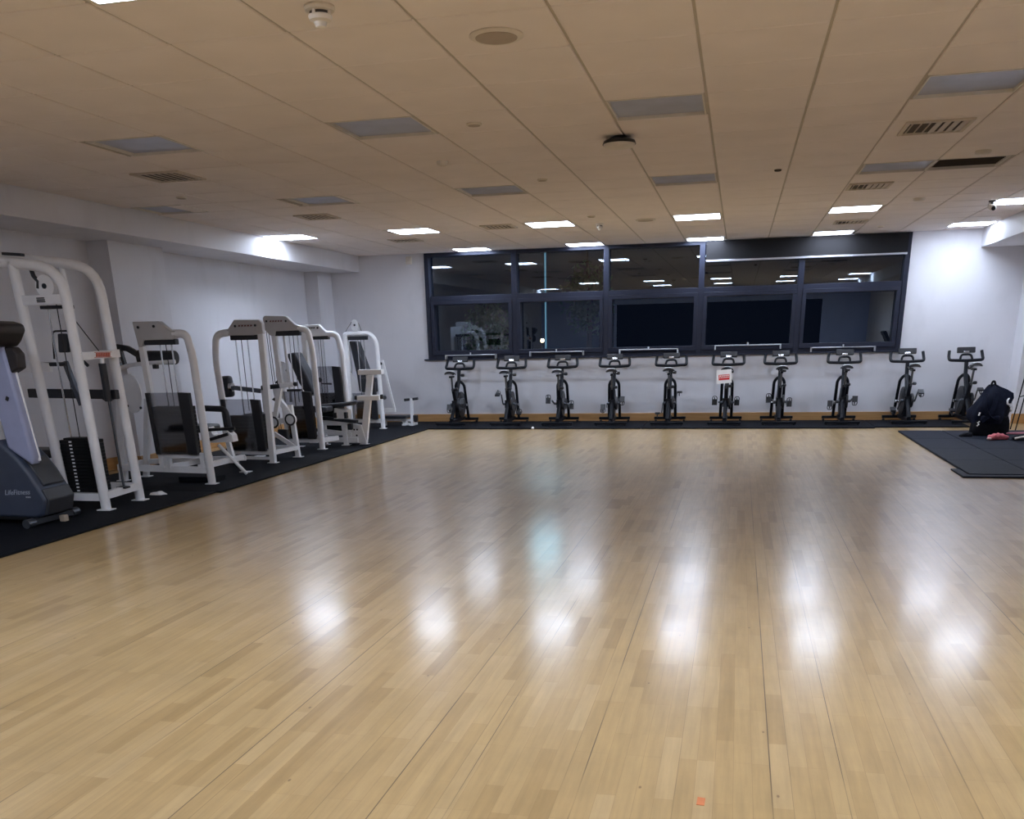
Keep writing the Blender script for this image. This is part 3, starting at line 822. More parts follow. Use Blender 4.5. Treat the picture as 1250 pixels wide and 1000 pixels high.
b = MB(); b.tube(fillet([(-6.12, 8.88, 1.31), (-5.98, 8.88, 1.29), (-5.83, 8.89, 1.20)], .015, 2), 0, rect=(.045, .055)); b.build('roller_arm', M['blackp'], g, bevel=.006)
b = MB(); b.tube([(-6.06, 8.86, 1.30), (-6.02, 8.86, 1.10)], 0, rect=(.03, .04)); b.prism([(-6.13, 1.10), (-6.05, 1.10), (-6.07, 1.16), (-6.13, 1.17)], 8.84, 8.88); b.build('arm_brace', M['blackp'], g)
MB().cyl((-5.87, 8.89, 1.20), (-5.77, 8.9, 1.20), .075, 18, .062).build('roller_hub', M['blackp'], g)
roller(g, (-5.79, 8.9, 1.20), (-5.46, 8.9, 1.195), .066)
MB().box((-5.62, 8.76, 1.125), (.045, .05, .06)).build('clamp', M['blackp'], g, bevel=.005)
b = MB(); b.tube(fillet([(-5.30, 9.0, .70), (-5.05, 9.0, .69), (-5.03, 9.0, .46)], .06, 5), .03, 12); b.build('hand_grip', M['vinyl'], g)
pad(g, 'seat', (-5.42, 9.05, .50), (.36, .3, .07))
b = MB(); b.prism([(-5.26, .42), (-5.24, .52), (-5.20, .44), (-5.09, .44), (-5.06, .50), (-4.99, .44), (-4.98, .37), (-5.26, .36)], 8.95, 9.06); b.build('pivot_bracket', M['white'], g, bevel=.005)
MB().cyl((-5.28, 8.94, .49), (-4.94, 8.94, .505), .016, 12).build('pivot_bar', M['blackp'], g)
MB().tube([(-5.25, 8.93, .39), (-5.02, 8.93, .45)], 0, rect=(.02, .03)).build('link', M['blackp'], g)
MB().tube([(-5.17, 8.98, .34), (-4.93, 9.06, .035)], .018, 10).build('stay', M['white'], g)
o = tag(MB().bx(-5.42, -5.02, 8.56, 8.78, Z0, Z0+.05).build('step_block', M['rubber'], bevel=.008), 'low black block on the mat under the roller pad machine', 'block')
centre(o, (-5.22, 8.67, Z0))

# --- M3: leg extension tower
y = 10.1
g = empty('leg_extension_machine', (-5.4, 10.3, 0), 'white weight machine with arched left post and round joint discs, third from the left', 'weight machine')
MB().prism([(-5.53, 1.44), (-5.42, 1.56), (-5.125, 1.555), (-5.09, 1.52), (-5.09, 1.41), (-5.21, 1.395), (-5.50, 1.40)], y-.035, y+.035).build('header_plate', M['plate'], g, bevel=.008)
bolts(g, ((-5.41, 1.495), (-5.17, 1.497)), y-.035, .013); logo(g, -5.29, 1.497, y-.035, .17, .022)
f = MB()
f.tube(fillet([(-5.50, y, 1.435), (-5.675, y, 1.415), (-5.715, y, 1.15), (-5.655, y, Z0)], .11, 7), .038, 14)
f.tube([(-5.125, y, 1.50), (-5.145, y, Z0)], 0, rect=(.06, .06))
rbar(f, (-5.67, y, .145), (-5.14, y, .135), .045, .05); rbar(f, (-5.66, y, .075), (-5.15, y, .07), .035, .03)
rbar(f, (-5.145, y, .13), (-5.10, 10.64, .13)); rbar(f, (-5.66, y, .13), (-5.62, 10.7, .13)); rbar(f, (-5.62, 10.68, .13), (-5.1, 10.66, .13))
f.tube([(-5.135, 10.66, .62), (-5.095, 10.66, Z0)], 0, rect=(.05, .05)); f.tube([(-5.36, 10.62, .30), (-5.12, 10.64, .14)], 0, rect=(.04, .045))
f.tube(fillet([(-5.27, 10.6, .84), (-5.26, 10.6, .70), (-5.17, 10.62, .58), (-5.115, 10.64, .46)], .1, 4), 0, rect=(.06, .05))
f.tube([(-5.17, 10.52, .84), (-5.27, 10.52, .50)], 0, rect=(.05, .05)); f.tube([(-5.40, 10.56, .84), (-5.42, 10.6, .15)], 0, rect=(.05, .05))
for xx, yy in ((-5.655, y), (-5.145, y), (-5.095, 10.66), (-5.62, 10.7)): foot(f, xx, yy, .055)
f.build('frame', M['white'], g)
MB().bx(-5.49, -5.17, y-.03, y+.04, 1.35, 1.40).build('pulley_housing', M['blackp'], g, bevel=.004)
rods(g, (-5.455, -5.31), y+.02, .15, 1.37); cable(g, [(-5.385, y+.02, .6), (-5.385, y+.02, 1.37)]);
weights(g, -5.655, -5.23, y+.03, .165, .545)
shroud(g, [(-5.665, .725), (-5.30, .725), (-5.275, .155), (-5.65, .16)], y-.05, [(-5.32, .725), (-5.215, .715), (-5.195, .155), (-5.29, .155)])
MB().prism([(-5.69, .725), (-5.65, .725), (-5.63, .165), (-5.675, .165)], y-.06, y-.02).build('panel_edge', M['blackp'], g, bevel=.003)
b = MB(); b.box((-5.83, 10.5, .845), (.13, .10, .24), R('Y', -3)); b.build('shin_pad', M['vinyl'], g, bevel=.035, seg=3)
MB().cyl((-5.77, 10.44, .84), (-5.73, 10.44, .84), .05, 16).build('pad_hub', M['chrome'], g)
MB().tube([(-5.77, 10.47, .835), (-5.42, 10.52, .79)], 0, rect=(.03, .05)).build('lever_arm', M['steel'], g, bevel=.004)
b = MB(); b.tube([(-5.16, 10.5, .845), (-4.985, 10.5, .86)], 0, rect=(.05, .05)); b.build('lift_bar', M['white'], g, bevel=.005)
MB().tube([(-5.39, 10.49, .825), (-5.16, 10.5, .845)], .026, 14).build('hand_grip', M['vinyl'], g)
MB().lathe([(.022, -.03), (.026, 0), (.022, .03)], (-4.975, 10.5, .862), 14, 'x').build('end_cap', M['blackp'], g)
MB().tube([(-5.36, 10.5, .80), (-5.33, 10.5, .63)], 0, rect=(.03, .03)).build('stop_arm', M['blackp'], g)
rb = MB(); rb.tube([(-5.35, 10.56, .43), (-5.09, 10.56, .465)], 0, rect=(.05, .06)); rb.build('pivot_link', M['white'], g)
for xx, zz in ((-5.30, .435), (-5.085, .465)):
    d = MB().lathe([(.055, -.03), (.062, -.024), (.062, .024), (.055, .03)], (xx, 10.54, zz), 26, 'y').build('joint_disc', M['white'], g)
    rg = MB(); rg.tube([(xx+.058*math.cos(t*PI/14), 10.512, zz+.058*math.sin(t*PI/14)) for t in range(29)], .011, 6); rg.build('joint_ring', M['blackp'], d)
pad(g, 'seat', (-5.5, 10.62, .50), (.34, .32, .07)); MB().box((-5.28, 10.7, .28), (.12, .06, .12)).build('cam_block', M['blackp'], g, bevel=.01)

# --- M4: seated row / chest machine with angled back pad
y = 11.5
g = empty('chest_press_machine', (-5.4, 11.7, 0), 'white weight machine with slanted black back pad seen through its arch, fourth from the left', 'weight machine')
MB().prism([(-5.78, 1.61), (-5.75, 1.635), (-5.47, 1.625), (-5.36, 1.525), (-5.29, 1.50), (-5.31, 1.455), (-5.62, 1.45), (-5.63, 1.40), (-5.70, 1.40), (-5.77, 1.47)], y-.035, y+.035).build('header_plate', M['plate'], g, bevel=.008)
bolts(g, ((-5.73, 1.57), (-5.47, 1.565)), y-.035, .013); logo(g, -5.605, 1.568, y-.035, .17, .022)
f = MB()
f.tube([(-5.665, y, 1.45), (-5.60, y, Z0)], 0, rect=(.055, .055))
f.tube(fillet([(-5.33, y, 1.48), (-5.205, y, 1.455), (-5.165, y, 1.20), (-5.15, y, Z0)], .11, 7), .038, 14)
f.tube([(-5.56, y+.06, 1.40), (-5.55, y+.06, .60)], .02, 10)
rbar(f, (-5.62, y, .135), (-5.15, y, .135), .045, .06); rbar(f, (-5.15, y, .13), (-5.07, 11.82, .13), .045, .055); rbar(f, (-5.60, y, .13), (-5.6, 11.82, .13)); rbar(f, (-5.6, 11.81, .13), (-5.07, 11.81, .13))
f.tube([(-5.44, 11.8, .15), (-5.40, 11.78, .62)], 0, rect=(.05, .05)); f.tube([(-5.36, 11.76, .62), (-5.58, 11.79, 1.1)], 0, rect=(.045, .045))
for xx, yy in ((-5.60, y), (-5.15, y), (-5.6, 11.80)): foot(f, xx, yy, .055)
f.build('frame', M['white'], g)
MB().bx(-5.64, -5.31, y-.03, y+.04, 1.395, 1.455).build('pulley_housing', M['blackp'], g, bevel=.004)
rods(g, (-5.475, -5.36), y+.02, .15, 1.40); cable(g, [(-5.42, y+.02, .6), (-5.42, y+.02, 1.4)]); cable(g, [(-5.765, y, 1.45), (-5.725, y, .2)]); cable(g, [(-5.725, y-.02, 1.45), (-5.685, y-.02, .2)])
weights(g, -5.565, -5.25, y+.03, .16, .55)
shroud(g, [(-5.59, .735), (-5.33, .735), (-5.30, .15), (-5.57, .15)], y-.05, [(-5.34, .735), (-5.225, .725), (-5.205, .15), (-5.31, .15)])
MB().bx(-5.545, -5.36, y-.05, y+.02, .735, .762).build('panel_cap', M['blackp'], g, bevel=.004)
b = MB(); b.prism([(-5.575, 1.18), (-5.46, 1.20), (-5.325, .93), (-5.24, .70), (-5.34, .66), (-5.44, .83)], 11.59, 11.83); b.build('back_pad', M['vinyl'], g, bevel=.025, seg=3)
pad(g, 'seat', (-5.24, 11.72, .50), (.28, .24, .07))
c = MB(); c.prism([(-5.745+.10*math.cos(t*PI/12), .93+.16*math.sin(t*PI/12)) for t in range(24)], 11.80, 11.82); c.build('cam_plate', M['white'], g)
bolts(g, ((-5.765, 1.0), (-5.685, .98), (-5.705, .80)), 11.80, .013)
b = MB(); b.prism([(-5.86, .83), (-5.80, .88), (-5.80, .80)], 11.78, 11.82); b.prism([(-5.93, .62), (-5.84, .68), (-5.83, .57)], 11.78, 11.82); b.build('adjuster_knob', M['blackp'], g)
MB().tube([(-5.50, 11.80, 1.08), (-5.46, 11.80, 1.17)], .016, 10).build('hand_grip', M['blackp'], g)

# --- M5: leg press with two white foot plates
y = 12.3
g = empty('leg_press_machine', (-5.2, 12.2, 0), 'white leg press with black seat and two white foot plates on a leaning arm', 'weight machine')
MB().prism([(-5.66, 1.525), (-5.40, 1.535), (-5.30, 1.44), (-5.20, 1.435), (-5.20, 1.39), (-5.50, 1.385), (-5.66, 1.30)], y-.035, y+.035).build('header_plate', M['white'], g, bevel=.008)
bolts(g, ((-5.41, 1.49),), y-.035, .013); logo(g, -5.52, 1.492, y-.035, .14, .024, 'blackp')
f = MB()
f.tube([(-5.63, y, 1.40), (-5.62, y, Z0)], 0, rect=(.06, .06))
f.tube(fillet([(-5.31, y, 1.415), (-5.165, y, 1.41), (-5.11, y, 1.20), (-5.085, y, Z0)], .12, 7), .038, 14)
rbar(f, (-5.62, y, .14), (-5.09, y, .14))
rbar(f, (-5.40, 12.02, .305), (-4.93, 12.02, .30), .05, .06); rbar(f, (-5.36, 12.02, .20), (-4.95, 12.02, .155), .05, .05); rbar(f, (-5.36, 12.02, .085), (-4.86, 12.02, .085), .06, .06)
f.tube([(-5.04, 12.0, .28), (-5.015, 11.98, Z0)], 0, rect=(.055, .055)); f.tube([(-5.34, 12.04, .30), (-5.34, 12.04, Z0)], 0, rect=(.05, .05)); rbar(f, (-5.34, 12.04, .1), (-5.5, y, .1))
for xx, yy in ((-5.62, y), (-5.085, y), (-5.015, 11.98), (-5.34, 12.04)): foot(f, xx, yy, .055)
f.build('frame', M['white'], g)
MB().bx(-5.56, -5.28, y-.03, y+.04, 1.345, 1.39).build('pulley_housing', M['blackp'], g, bevel=.004)
rods(g, (-5.45, -5.37), y+.02, .15, 1.35); cable(g, [(-5.41, y+.02, .6), (-5.41, y+.02, 1.35)]);
weights(g, -5.52, -5.18, y+.03, .17, .67)
shroud(g, [(-5.53, 1.01), (-5.24, 1.01), (-5.22, .50), (-5.52, .49)], y-.05, [(-5.25, 1.01), (-5.145, 1.0), (-5.12, .50), (-5.23, .50)])
MB().lathe([(.03, -.006), (.03, .006)], (-5.43, y-.058, .84), 18, 'y').build('emblem', M['blackp'], g)
MB().prism([(-5.42, .785), (-5.27, .775), (-5.27, .80), (-5.42, .80)], y-.058, y-.054).build('panel_stripe', M['blackp'], g, smooth=0)
b = MB(); b.box((-5.12, 12.0, .535), (.49, .26, .045), R('Y', -4)); b.build('seat', M['vinyl'], g, bevel=.016, seg=3)
b = MB(); b.prism([(-5.15, .36), (-4.96, .36), (-4.95, .47), (-5.13, .50)], 11.93, 12.08); b.build('seat_carriage', M['white'], g, bevel=.006)
b = MB(); b.box((-5.12, 11.94, .405), (.05, .06, .07)); b.box((-4.97, 11.93, .405), (.04, .06, .08)); b.box((-4.93, 11.95, .26), (.06, .06, .08)); b.build('stop_bumper', M['blackp'], g, bevel=.006)
b = MB(); b.box((-5.10, 12.0, .345), (.50, .10, .04), R('Y', 6)); b.build('slide_rail', M['blackp'], g, bevel=.004)
b = MB(); b.prism([(-4.97, .30), (-4.81, .27), (-4.75, .04), (-4.97, .04)], 12.03, 12.09); b.build('base_plate', M['white'], g, bevel=.006); bolts(g, ((-4.91, .215), (-4.87, .215), (-4.88, .14)), 12.03, .012)
b = MB()
b.prism([(-4.855, Z0), (-4.765, Z0), (-4.61, .90), (-4.69, .90)], 12.05, 12.11)
for xa, xb, zz in ((-4.795, -4.49, .935), (-4.835, -4.545, .615)):
    b.box(((xa+xb)/2, 12.09, zz), (xb-xa, .20, .06), R('Z', 10))
foot(b, -4.80, 12.08, .06)
b.build('foot_plate_arm', M['white'], g, bevel=.006)
b = MB(); b.cyl((-4.555, 12.12, .62), (-4.515, 12.13, .625), .03, 14); b.box((-4.85, 12.10, .62), (.05, .16, .05)); b.build('end_buffer', M['blackp'], g, bevel=.004)
b = MB(); b.bx(-4.98, -4.70, 11.96, 12.2, Z0, Z0+.006); b.build('rubber_pad', M['rubber'], g)

# --- M6: far tower with top pulley
y = 14.40
g = empty('abdominal_machine', (-5.65, 14.5, 0), 'furthest white weight machine with an oval pulley plate on top, near the far wall', 'weight machine')
c = MB(); c.prism([(-5.735+.062*math.cos(t*PI/10), 1.535+.095*math.sin(t*PI/10)) for t in range(20)], y-.02, y+.02); c.build('pulley_plate', M['plate'], g, bevel=.004); bolts(g, ((-5.735, 1.55),), y-.02, .014)
f = MB()
f.tube(fillet([(-6.02, 14.75, Z0), (-6.02, 14.75, 1.36), (-5.93, y, 1.43), (-5.50, y, 1.43), (-5.405, y, 1.30), (-5.39, y, Z0)], .12, 6), .033, 12)
f.tube([(-5.90, y, 1.42), (-5.905, y, Z0)], 0, rect=(.06, .06)); rbar(f, (-5.95, y, .14), (-5.40, y, .13), .045, .05); rbar(f, (-6.03, 14.74, 1.08), (-5.90, y, 1.07), .045, .045)
f.tube([(-5.45, 14.72, 1.03), (-5.30, 14.74, .27)], 0, rect=(.03, .03)); rbar(f, (-5.50, 14.72, .27), (-5.29, 14.74, .275), .04, .06); rbar(f, (-5.50, 14.72, .13), (-5.50, 14.72, .27)); rbar(f, (-5.40, y, .12), (-5.50, 14.74, .12))
rbar(f, (-6.02, 14.75, .12), (-5.5, 14.74, .12))
for xx, yy in ((-5.39, y), (-5.905, y), (-6.02, 14.75)): foot(f, xx, yy, .05)
f.build('frame', M['white'], g)
MB().bx(-5.86, -5.55, y-.03, y+.03, 1.335, 1.39).build('pulley_housing', M['blackp'], g, bevel=.004)
rods(g, (-5.72, -5.62), y+.02, .15, 1.36); cable(g, [(-5.67, y+.02, .4), (-5.67, y+.02, 1.36)])
cable(g, [(-5.97, 14.5, 1.42), (-5.79, y, 1.595)]); cable(g, [(-5.68, y, 1.58), (-5.63, y, 1.44)])
weights(g, -5.80, -5.55, y+.03, .17, .42)
shroud(g, [(-5.84, .56), (-5.54, .56), (-5.54, .16), (-5.84, .16)], y-.05, [(-5.55, .70), (-5.46, .72), (-5.45, .16), (-5.54, .16)])
b = MB(); b.prism([(-5.95, 1.325), (-5.84, 1.315), (-5.715, .93), (-5.60, .60), (-5.84, .56), (-5.86, .80)], 14.62, 14.86); b.build('back_pad', M['vinyl'], g, bevel=.025, seg=3)
b = MB(); b.prism([(-5.93, .97), (-5.79, .74), (-5.80, .56), (-5.93, .52)], y-.012, y+.012); b.build('side_plate', M['plate'], g)
MB().bx(-5.76, -5.50, 14.50, 14.62, .56, .78).build('chest_pad', M['vinyl'], g, bevel=.03, seg=3)
pad(g, 'seat', (-5.62, 14.75, .46), (.3, .24, .06))
MB().lathe([(.022, -.03), (.022, .03)], (-5.47, 14.70, .98), 12, 'y').build('end_cap', M['blackp'], g)

# --- low bench in the corner
g = empty('sit_up_bench', (-5.25, 14.95, 0), 'low dark bench with a white T handle post in the far left corner', 'bench')
b = MB(); b.box((-5.36, 14.95, .155), (.42, .24, .05)); b.build('bench_pad', M['vinyl'], g, bevel=.018, seg=3)
f = MB(); f.tube([(-5.09, 14.95, Z0), (-5.085, 14.95, .44)], 0, rect=(.045, .045)); rbar(f, (-5.56, 14.95, .11), (-5.09, 14.95, .10), .04, .04)
f.prism([(-5.31, .12), (-5.22, .12), (-5.13, Z0), (-5.20, Z0)], 14.93, 14.97); f.tube([(-5.55, 14.95, .11), (-5.55, 14.95, Z0)], 0, rect=(.04, .04)); rbar(f, (-5.20, 14.83, Z0+.02), (-5.20, 15.07, Z0+.02), .06, .035); rbar(f, (-5.07, 14.83, Z0+.02), (-5.07, 15.07, Z0+.02), .06, .035)
f.build('frame', M['white'], g, bevel=.003)
MB().cyl((-5.205, 14.95, .415), (-4.975, 14.95, .435), .022, 14).build('handle', M['blackp'], g)
MB().box((-5.03, 14.95, .13), (.05, .12, .1)).build('end_block', M['blackp'], g, bevel=.008)

# scraps on the mats
b = MB(); b.lathe([(.005, .026), (.05, .022), (.085, .008), (.09, 0)], (0, 0, 0), 16)
for p in b.v: p.x *= 1.0+.2*math.sin(p.y*60); p.z *= 1+.4*math.sin(p.x*50)
o = b.build('cleaning_cloth', M['paper']); o.location = (-5.16, 7.78, Z0); o.scale = (.9, .55, 1)
tag(o, 'small white crumpled cloth on the mat right of the tall cable tower', 'cloth')
b = MB(); b.ellipsoid((0, 0, .022), (.022, .022, .022)); o = b.build('table_tennis_ball', M['paper']); o.location = (-2.98, 14.36, 0)
tag(o, 'little white ball on the wood floor in front of the third bike', 'ball')
b = MB(); b.prism([(-.012, -.024), (.011, -.026), (.013, .021), (-.010, .026)], 0, .0015, 'xy'); o = b.build('sticker_scrap', M['scrap']); o.location = (-.035, 2.53, 0)
tag(o, 'tiny orange scrap on the wood floor at the bottom of the picture', 'scrap')

# --- cross trainer at the left edge (front part in view)
g = empty('cross_trainer', (-5.6, 6.4, 0), 'slate blue elliptical cross trainer cut off by the left edge of the picture', 'cross trainer')
YA, YC = 6.22, 6.56
prof = [(-6.25, .09), (-5.20, .075), (-5.14, .10), (-5.095, .215), (-5.135, .30), (-5.20, .42), (-5.27, .52), (-5.36, .605), (-5.40, .655), (-5.44, .665), (-5.48, .645), (-5.54, .575), (-6.25, .50)]
b = MB(); b.prism(prof, YA, YC); b.build('shroud', M['slate'], g, bevel=.025, seg=3)
b = MB(); b.prism([(-5.19, .082), (-5.115, .10), (-5.078, .215), (-5.12, .30), (-5.135, .29), (-5.16, .20)], YA+.02, YC-.02); b.build('nose_panel', M['slate2'], g, bevel=.012, seg=2)
b = MB(); b.prism([(-5.125, .325), (-5.155, .30), (-5.28, .49), (-5.26, .53)], YA+.06, YC-.04); b.build('top_strip', M['slate2'], g, bevel=.008)
b = MB(); b.prism([(-5.37, .60), (-5.18, .47), (-5.155, .53), (-5.24, 1.34), (-5.44, 1.34)], YA+.03, YA+.13); b.build('column', M['bluewhite'], g, bevel=.02, seg=3)
b = MB(); b.tube([(-5.16, YA+.10, .50), (-5.238, YA+.10, 1.30)], .012, 10); b.build('column_edge', M['white'], g)
b = MB(); b.box((-5.28, YA+.028, .96), (.022, .008, .03), R('Y', 30)); b.build('column_badge', M['blackp'], g)
b = MB(); b.prism([(-5.75, 1.32), (-5.22, 1.32), (-5.175, 1.36), (-5.125, 1.43), (-5.13, 1.475), (-5.20, 1.495), (-5.75, 1.53)], YA-.10, YC-.16); b.build('console', M['brown'], g, bevel=.03, seg=3)
b = MB(); b.prism([(-5.28, 1.32), (-5.18, 1.32), (-5.14, 1.27), (-5.15, 1.17), (-5.24, 1.13)], YA+.05, YA+.14); b.build('console_bracket', M['brown'], g, bevel=.012)
b = MB(); b.tube([(-5.36, YA+.02, 1.25), (-5.62, YA-.10, 1.34), (-5.86, YA-.12, 1.52)], .018, 12); b.tube([(-5.36, YC-.02, 1.25), (-5.62, YC+.10, 1.34), (-5.86, YC+.12, 1.52)], .018, 12); b.build('handlebar', M['blackp'], g)
b = MB(); b.tube([(-6.7, YA+.05, .075), (-5.22, YA+.05, .075)], .022, 12); b.tube([(-6.7, YC-.05, .075), (-5.22, YC-.05, .075)], .022, 12); b.tube([(-5.20, YA-.06, .055), (-5.20, YC+.06, .055)], 0, rect=(.05, .04)); b.tube([(-6.66, YA-.1, .055), (-6.66, YC+.1, .055)], 0, rect=(.05, .06)); b.build('base_frame', M['slate2'], g)
for y_a in (YA-.13, YC+.05):
    MB().cyl((-5.20, y_a, .053), (-5.20, y_a+.08, .053), .034, 18).build('transport_wheel', M['steel'], g)
MB().box((-5.12, YA+.2, .045), (.05, .05, .05)).build('levelling_foot', M['tanp'], g, bevel=.006)
for s, yy in ((0, YA-.02), (1, YC+.02)):
    b = MB(); b.tube([(-5.55, yy, .34), (-6.2, yy+(-.05 if s == 0 else .05), .20 if s == 0 else .36)], 0, rect=(.05, .05)); b.box((-6.3, yy+(-.08 if s == 0 else .08), .22 if s == 0 else .38), (.36, .14, .03)); b.build('pedal_arm', M['slate2'], g, bevel=.005)
mt = Matrix(((1, 0, 0, -5.335), (0, 0, -1, YA-.0015), (0, 1, 0, .272), (0, 0, 0, 1)))
text_mesh('lettering', 'LifeFitness', .054, M['logo'], g, mt @ Matrix.Rotation(math.radians(2), 4, 'Z'), .0012, .3)
b = MB()
for k in range(3): b.bx(-5.262+k*.015, -5.251+k*.015, YA-.003, YA-.001, .232, .243)
b.build('model_mark', M['logo'], g, smooth=0)

# ------------------------------------------------------------------- bikes
def make_bike():
    g = empty('spin_bike', (0, 0, 0), 'x', 'exercise bike', 'spin bikes along the far wall')
    b = MB(); b.tube([(-.245, -.34, .032), (.245, -.34, .032)], 0, rect=(.055, .035)); b.build('rear_stabiliser', M['bike'], g, bevel=.006)
    b = MB(); b.tube([(-.245, .36, .055), (.245, .36, .055)], 0, rect=(.06, .04)); b.build('front_stabiliser', M['bike'], g, bevel=.006)
    b = MB()
    for sx in (-1, 1):
        for yy in (-.34, .36): b.lathe([(.02, 0), (.022, .01), (.015, .03 if yy > 0 else .016)], (sx*.22, yy, 0), 12)
    b.build('levelling_feet', M['blackp'], g)
    f = MB()
    f.tube([(0, -.34, .05), (0, .36, .07)], 0, rect=(.06, .05))
    f.tube(fillet([(-.085, .345, .07), (-.075, .20, .60), (0, .17, .67), (.075, .20, .60), (.085, .345, .07)], .07, 5), .022, 10)
    f.tube([(0, .16, .66), (0, -.02, .40), (0, -.30, .08)], .03, 10)
    f.tube([(0, -.155, .55), (0, -.055, .33), (0, -.01, .08)], .028, 10)
    f.tube([(0, .15, .62), (0, .19, .82)], .028, 12)
    f.box((0, -.05, .31), (.09, .12, .12))
    f.build('frame', M['bike'], g)
    MB().lathe([(.06, -.03), (.175, -.014), (.205, -.016), (.205, .016), (.175, .014), (.06, .03)], (0, .235, .285), 36, 'x').build('flywheel', M['fly'], g)
    MB().lathe([(.022, -.10), (.022, .10)], (0, .235, .285), 14, 'x').build('axle', M['chrome'], g)
    b = MB()
    pts = [(-.05+.10*math.cos(a), .31+.10*math.sin(a)) for a in [PI/2+PI*k/8 for k in range(9)]] + [(.235+.07*math.cos(a), .285+.07*math.sin(a)) for a in [-PI/2+PI*k/8 for k in range(9)]]
    b.prism(pts, .045, .075, 'yz'); b.build('chain_guard', M['blackp'], g, bevel=.006)
    b = MB(); b.tube([(0, .19, .74), (0, .225, .85)], .023, 12); b.build('handlebar_stem', M['bike'], g)
    MB().lathe([(.012, 0), (.024, .01), (.024, .05), (.016, .06)], (.028, .185, .745), 12, 'x').build('stem_knob', M['blackp'], g)
    b = MB()
    b.tube(fillet([(-.222, .31, .975), (-.232, .27, .90), (-.232, .215, .85), (0, .215, .84), (.232, .215, .85), (.232, .27, .90), (.222, .31, .975)], .035, 5), .021, 12)
    b.tube(fillet([(-.085, .215, .845), (-.07, .255, .925), (.07, .255, .925), (.085, .215, .845)], .05, 4), .016, 10)
    b.build('handlebar', M['bike'], g)
    b = MB(); b.box((0, .285, .985), (.25, .04, .08), R('X', -18)); c = b.build('console', M['blackp'], g, bevel=.008)
    b = MB(); b.box((.0, .260, .962), (.08, .008, .03), R('X', -18)); b.build('console_clip', M['chrome'], c, bevel=.004)
    b = MB(); b.tube([(0, -.16, .52), (0, -.212, .735)], .016, 12); b.build('seat_post', M['steel'], g)
    MB().lathe([(.012, 0), (.022, .01), (.022, .045), (.014, .055)], (.026, -.155, .55), 12, 'x').build('seat_knob', M['blackp'], g)
    b = MB(); b.box((0, -.20, .737), (.04, .17, .03)); b.build('seat_slider', M['bike'], g, bevel=.005)
    rings = []
    for k in range(11):
        t = k/10.0; yy = -.325+.27*t
        w = .088*(1-t)**.75+.018 if t > .18 else .078+.028*t/.18
        w = min(w, .094); h = .028-.006*t; zc = .784+.010*math.cos(t*PI)+.004
        rings.append([Vector((w*math.cos(a), yy, zc+h*max(math.sin(a), -.55)*(1.0 if math.sin(a) > 0 else .9) - .018*(abs(math.cos(a))**3))) for a in [2*PI*q/16 for q in range(16)]])
    MB().loft(rings).build('saddle', M['saddle'], g, smooth=60)
    b = MB(); b.ellipsoid((0, -.262, .822), (.066, .055, .013)); b.build('saddle_highlight', M['plate'], g, smooth=60)['label'] = 'pale grey patch painted as the saddle highlight'  # pale cap imitates the glint of the ceiling lights on the saddle
    # crank with pedals, turned about its axle per bike
    ck = MB(); ck.cyl((-.085, 0, 0), (.11, 0, 0), .018, 14)
    ck.tube([(-.085, 0, 0), (-.10, 0, .155)], 0, rect=(.014, .024)); ck.tube([(.11, 0, 0), (.12, 0, -.155)], 0, rect=(.014, .024))
    cr = ck.build('crank', M['steel'], g); cr.location = (0, -.05, .31)
    for s in (-1, 1):
        p = MB(); cx = s*.155 - (.005 if s < 0 else -.005); cz = .155 if s < 0 else -.155
        p.box((cx, 0, cz), (.075, .085, .022)); p.tube(fillet([(cx, .04, cz+.01), (cx, .075, cz+.045), (cx, .03, cz+.06), (cx-.01, -.02, cz+.03)], .03, 4), .007, 6)
        p.tube(fillet([(cx-.035, .04, cz), (cx-.03, .085, cz+.02), (cx+.03, .085, cz+.02), (cx+.035, .04, cz)], .03, 3), .006, 6)
        po = p.build('pedal', M['blackp'], None); po.parent = cr
    return g
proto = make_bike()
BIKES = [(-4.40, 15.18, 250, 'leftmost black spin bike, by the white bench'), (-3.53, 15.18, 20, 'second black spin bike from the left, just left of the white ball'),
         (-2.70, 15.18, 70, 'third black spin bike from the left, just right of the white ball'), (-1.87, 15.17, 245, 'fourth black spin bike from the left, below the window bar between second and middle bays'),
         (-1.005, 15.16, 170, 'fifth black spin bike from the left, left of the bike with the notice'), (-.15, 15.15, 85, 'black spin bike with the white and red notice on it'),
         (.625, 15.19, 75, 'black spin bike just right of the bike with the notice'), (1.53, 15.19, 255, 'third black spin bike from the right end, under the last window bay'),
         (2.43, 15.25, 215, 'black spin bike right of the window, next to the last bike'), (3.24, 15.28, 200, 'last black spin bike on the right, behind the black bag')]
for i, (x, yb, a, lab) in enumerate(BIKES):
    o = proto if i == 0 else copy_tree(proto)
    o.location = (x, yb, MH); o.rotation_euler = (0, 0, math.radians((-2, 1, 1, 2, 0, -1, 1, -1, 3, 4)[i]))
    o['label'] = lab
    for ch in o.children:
        if ch.name.startswith('crank'): ch.rotation_euler = (math.radians(a), 0, 0)

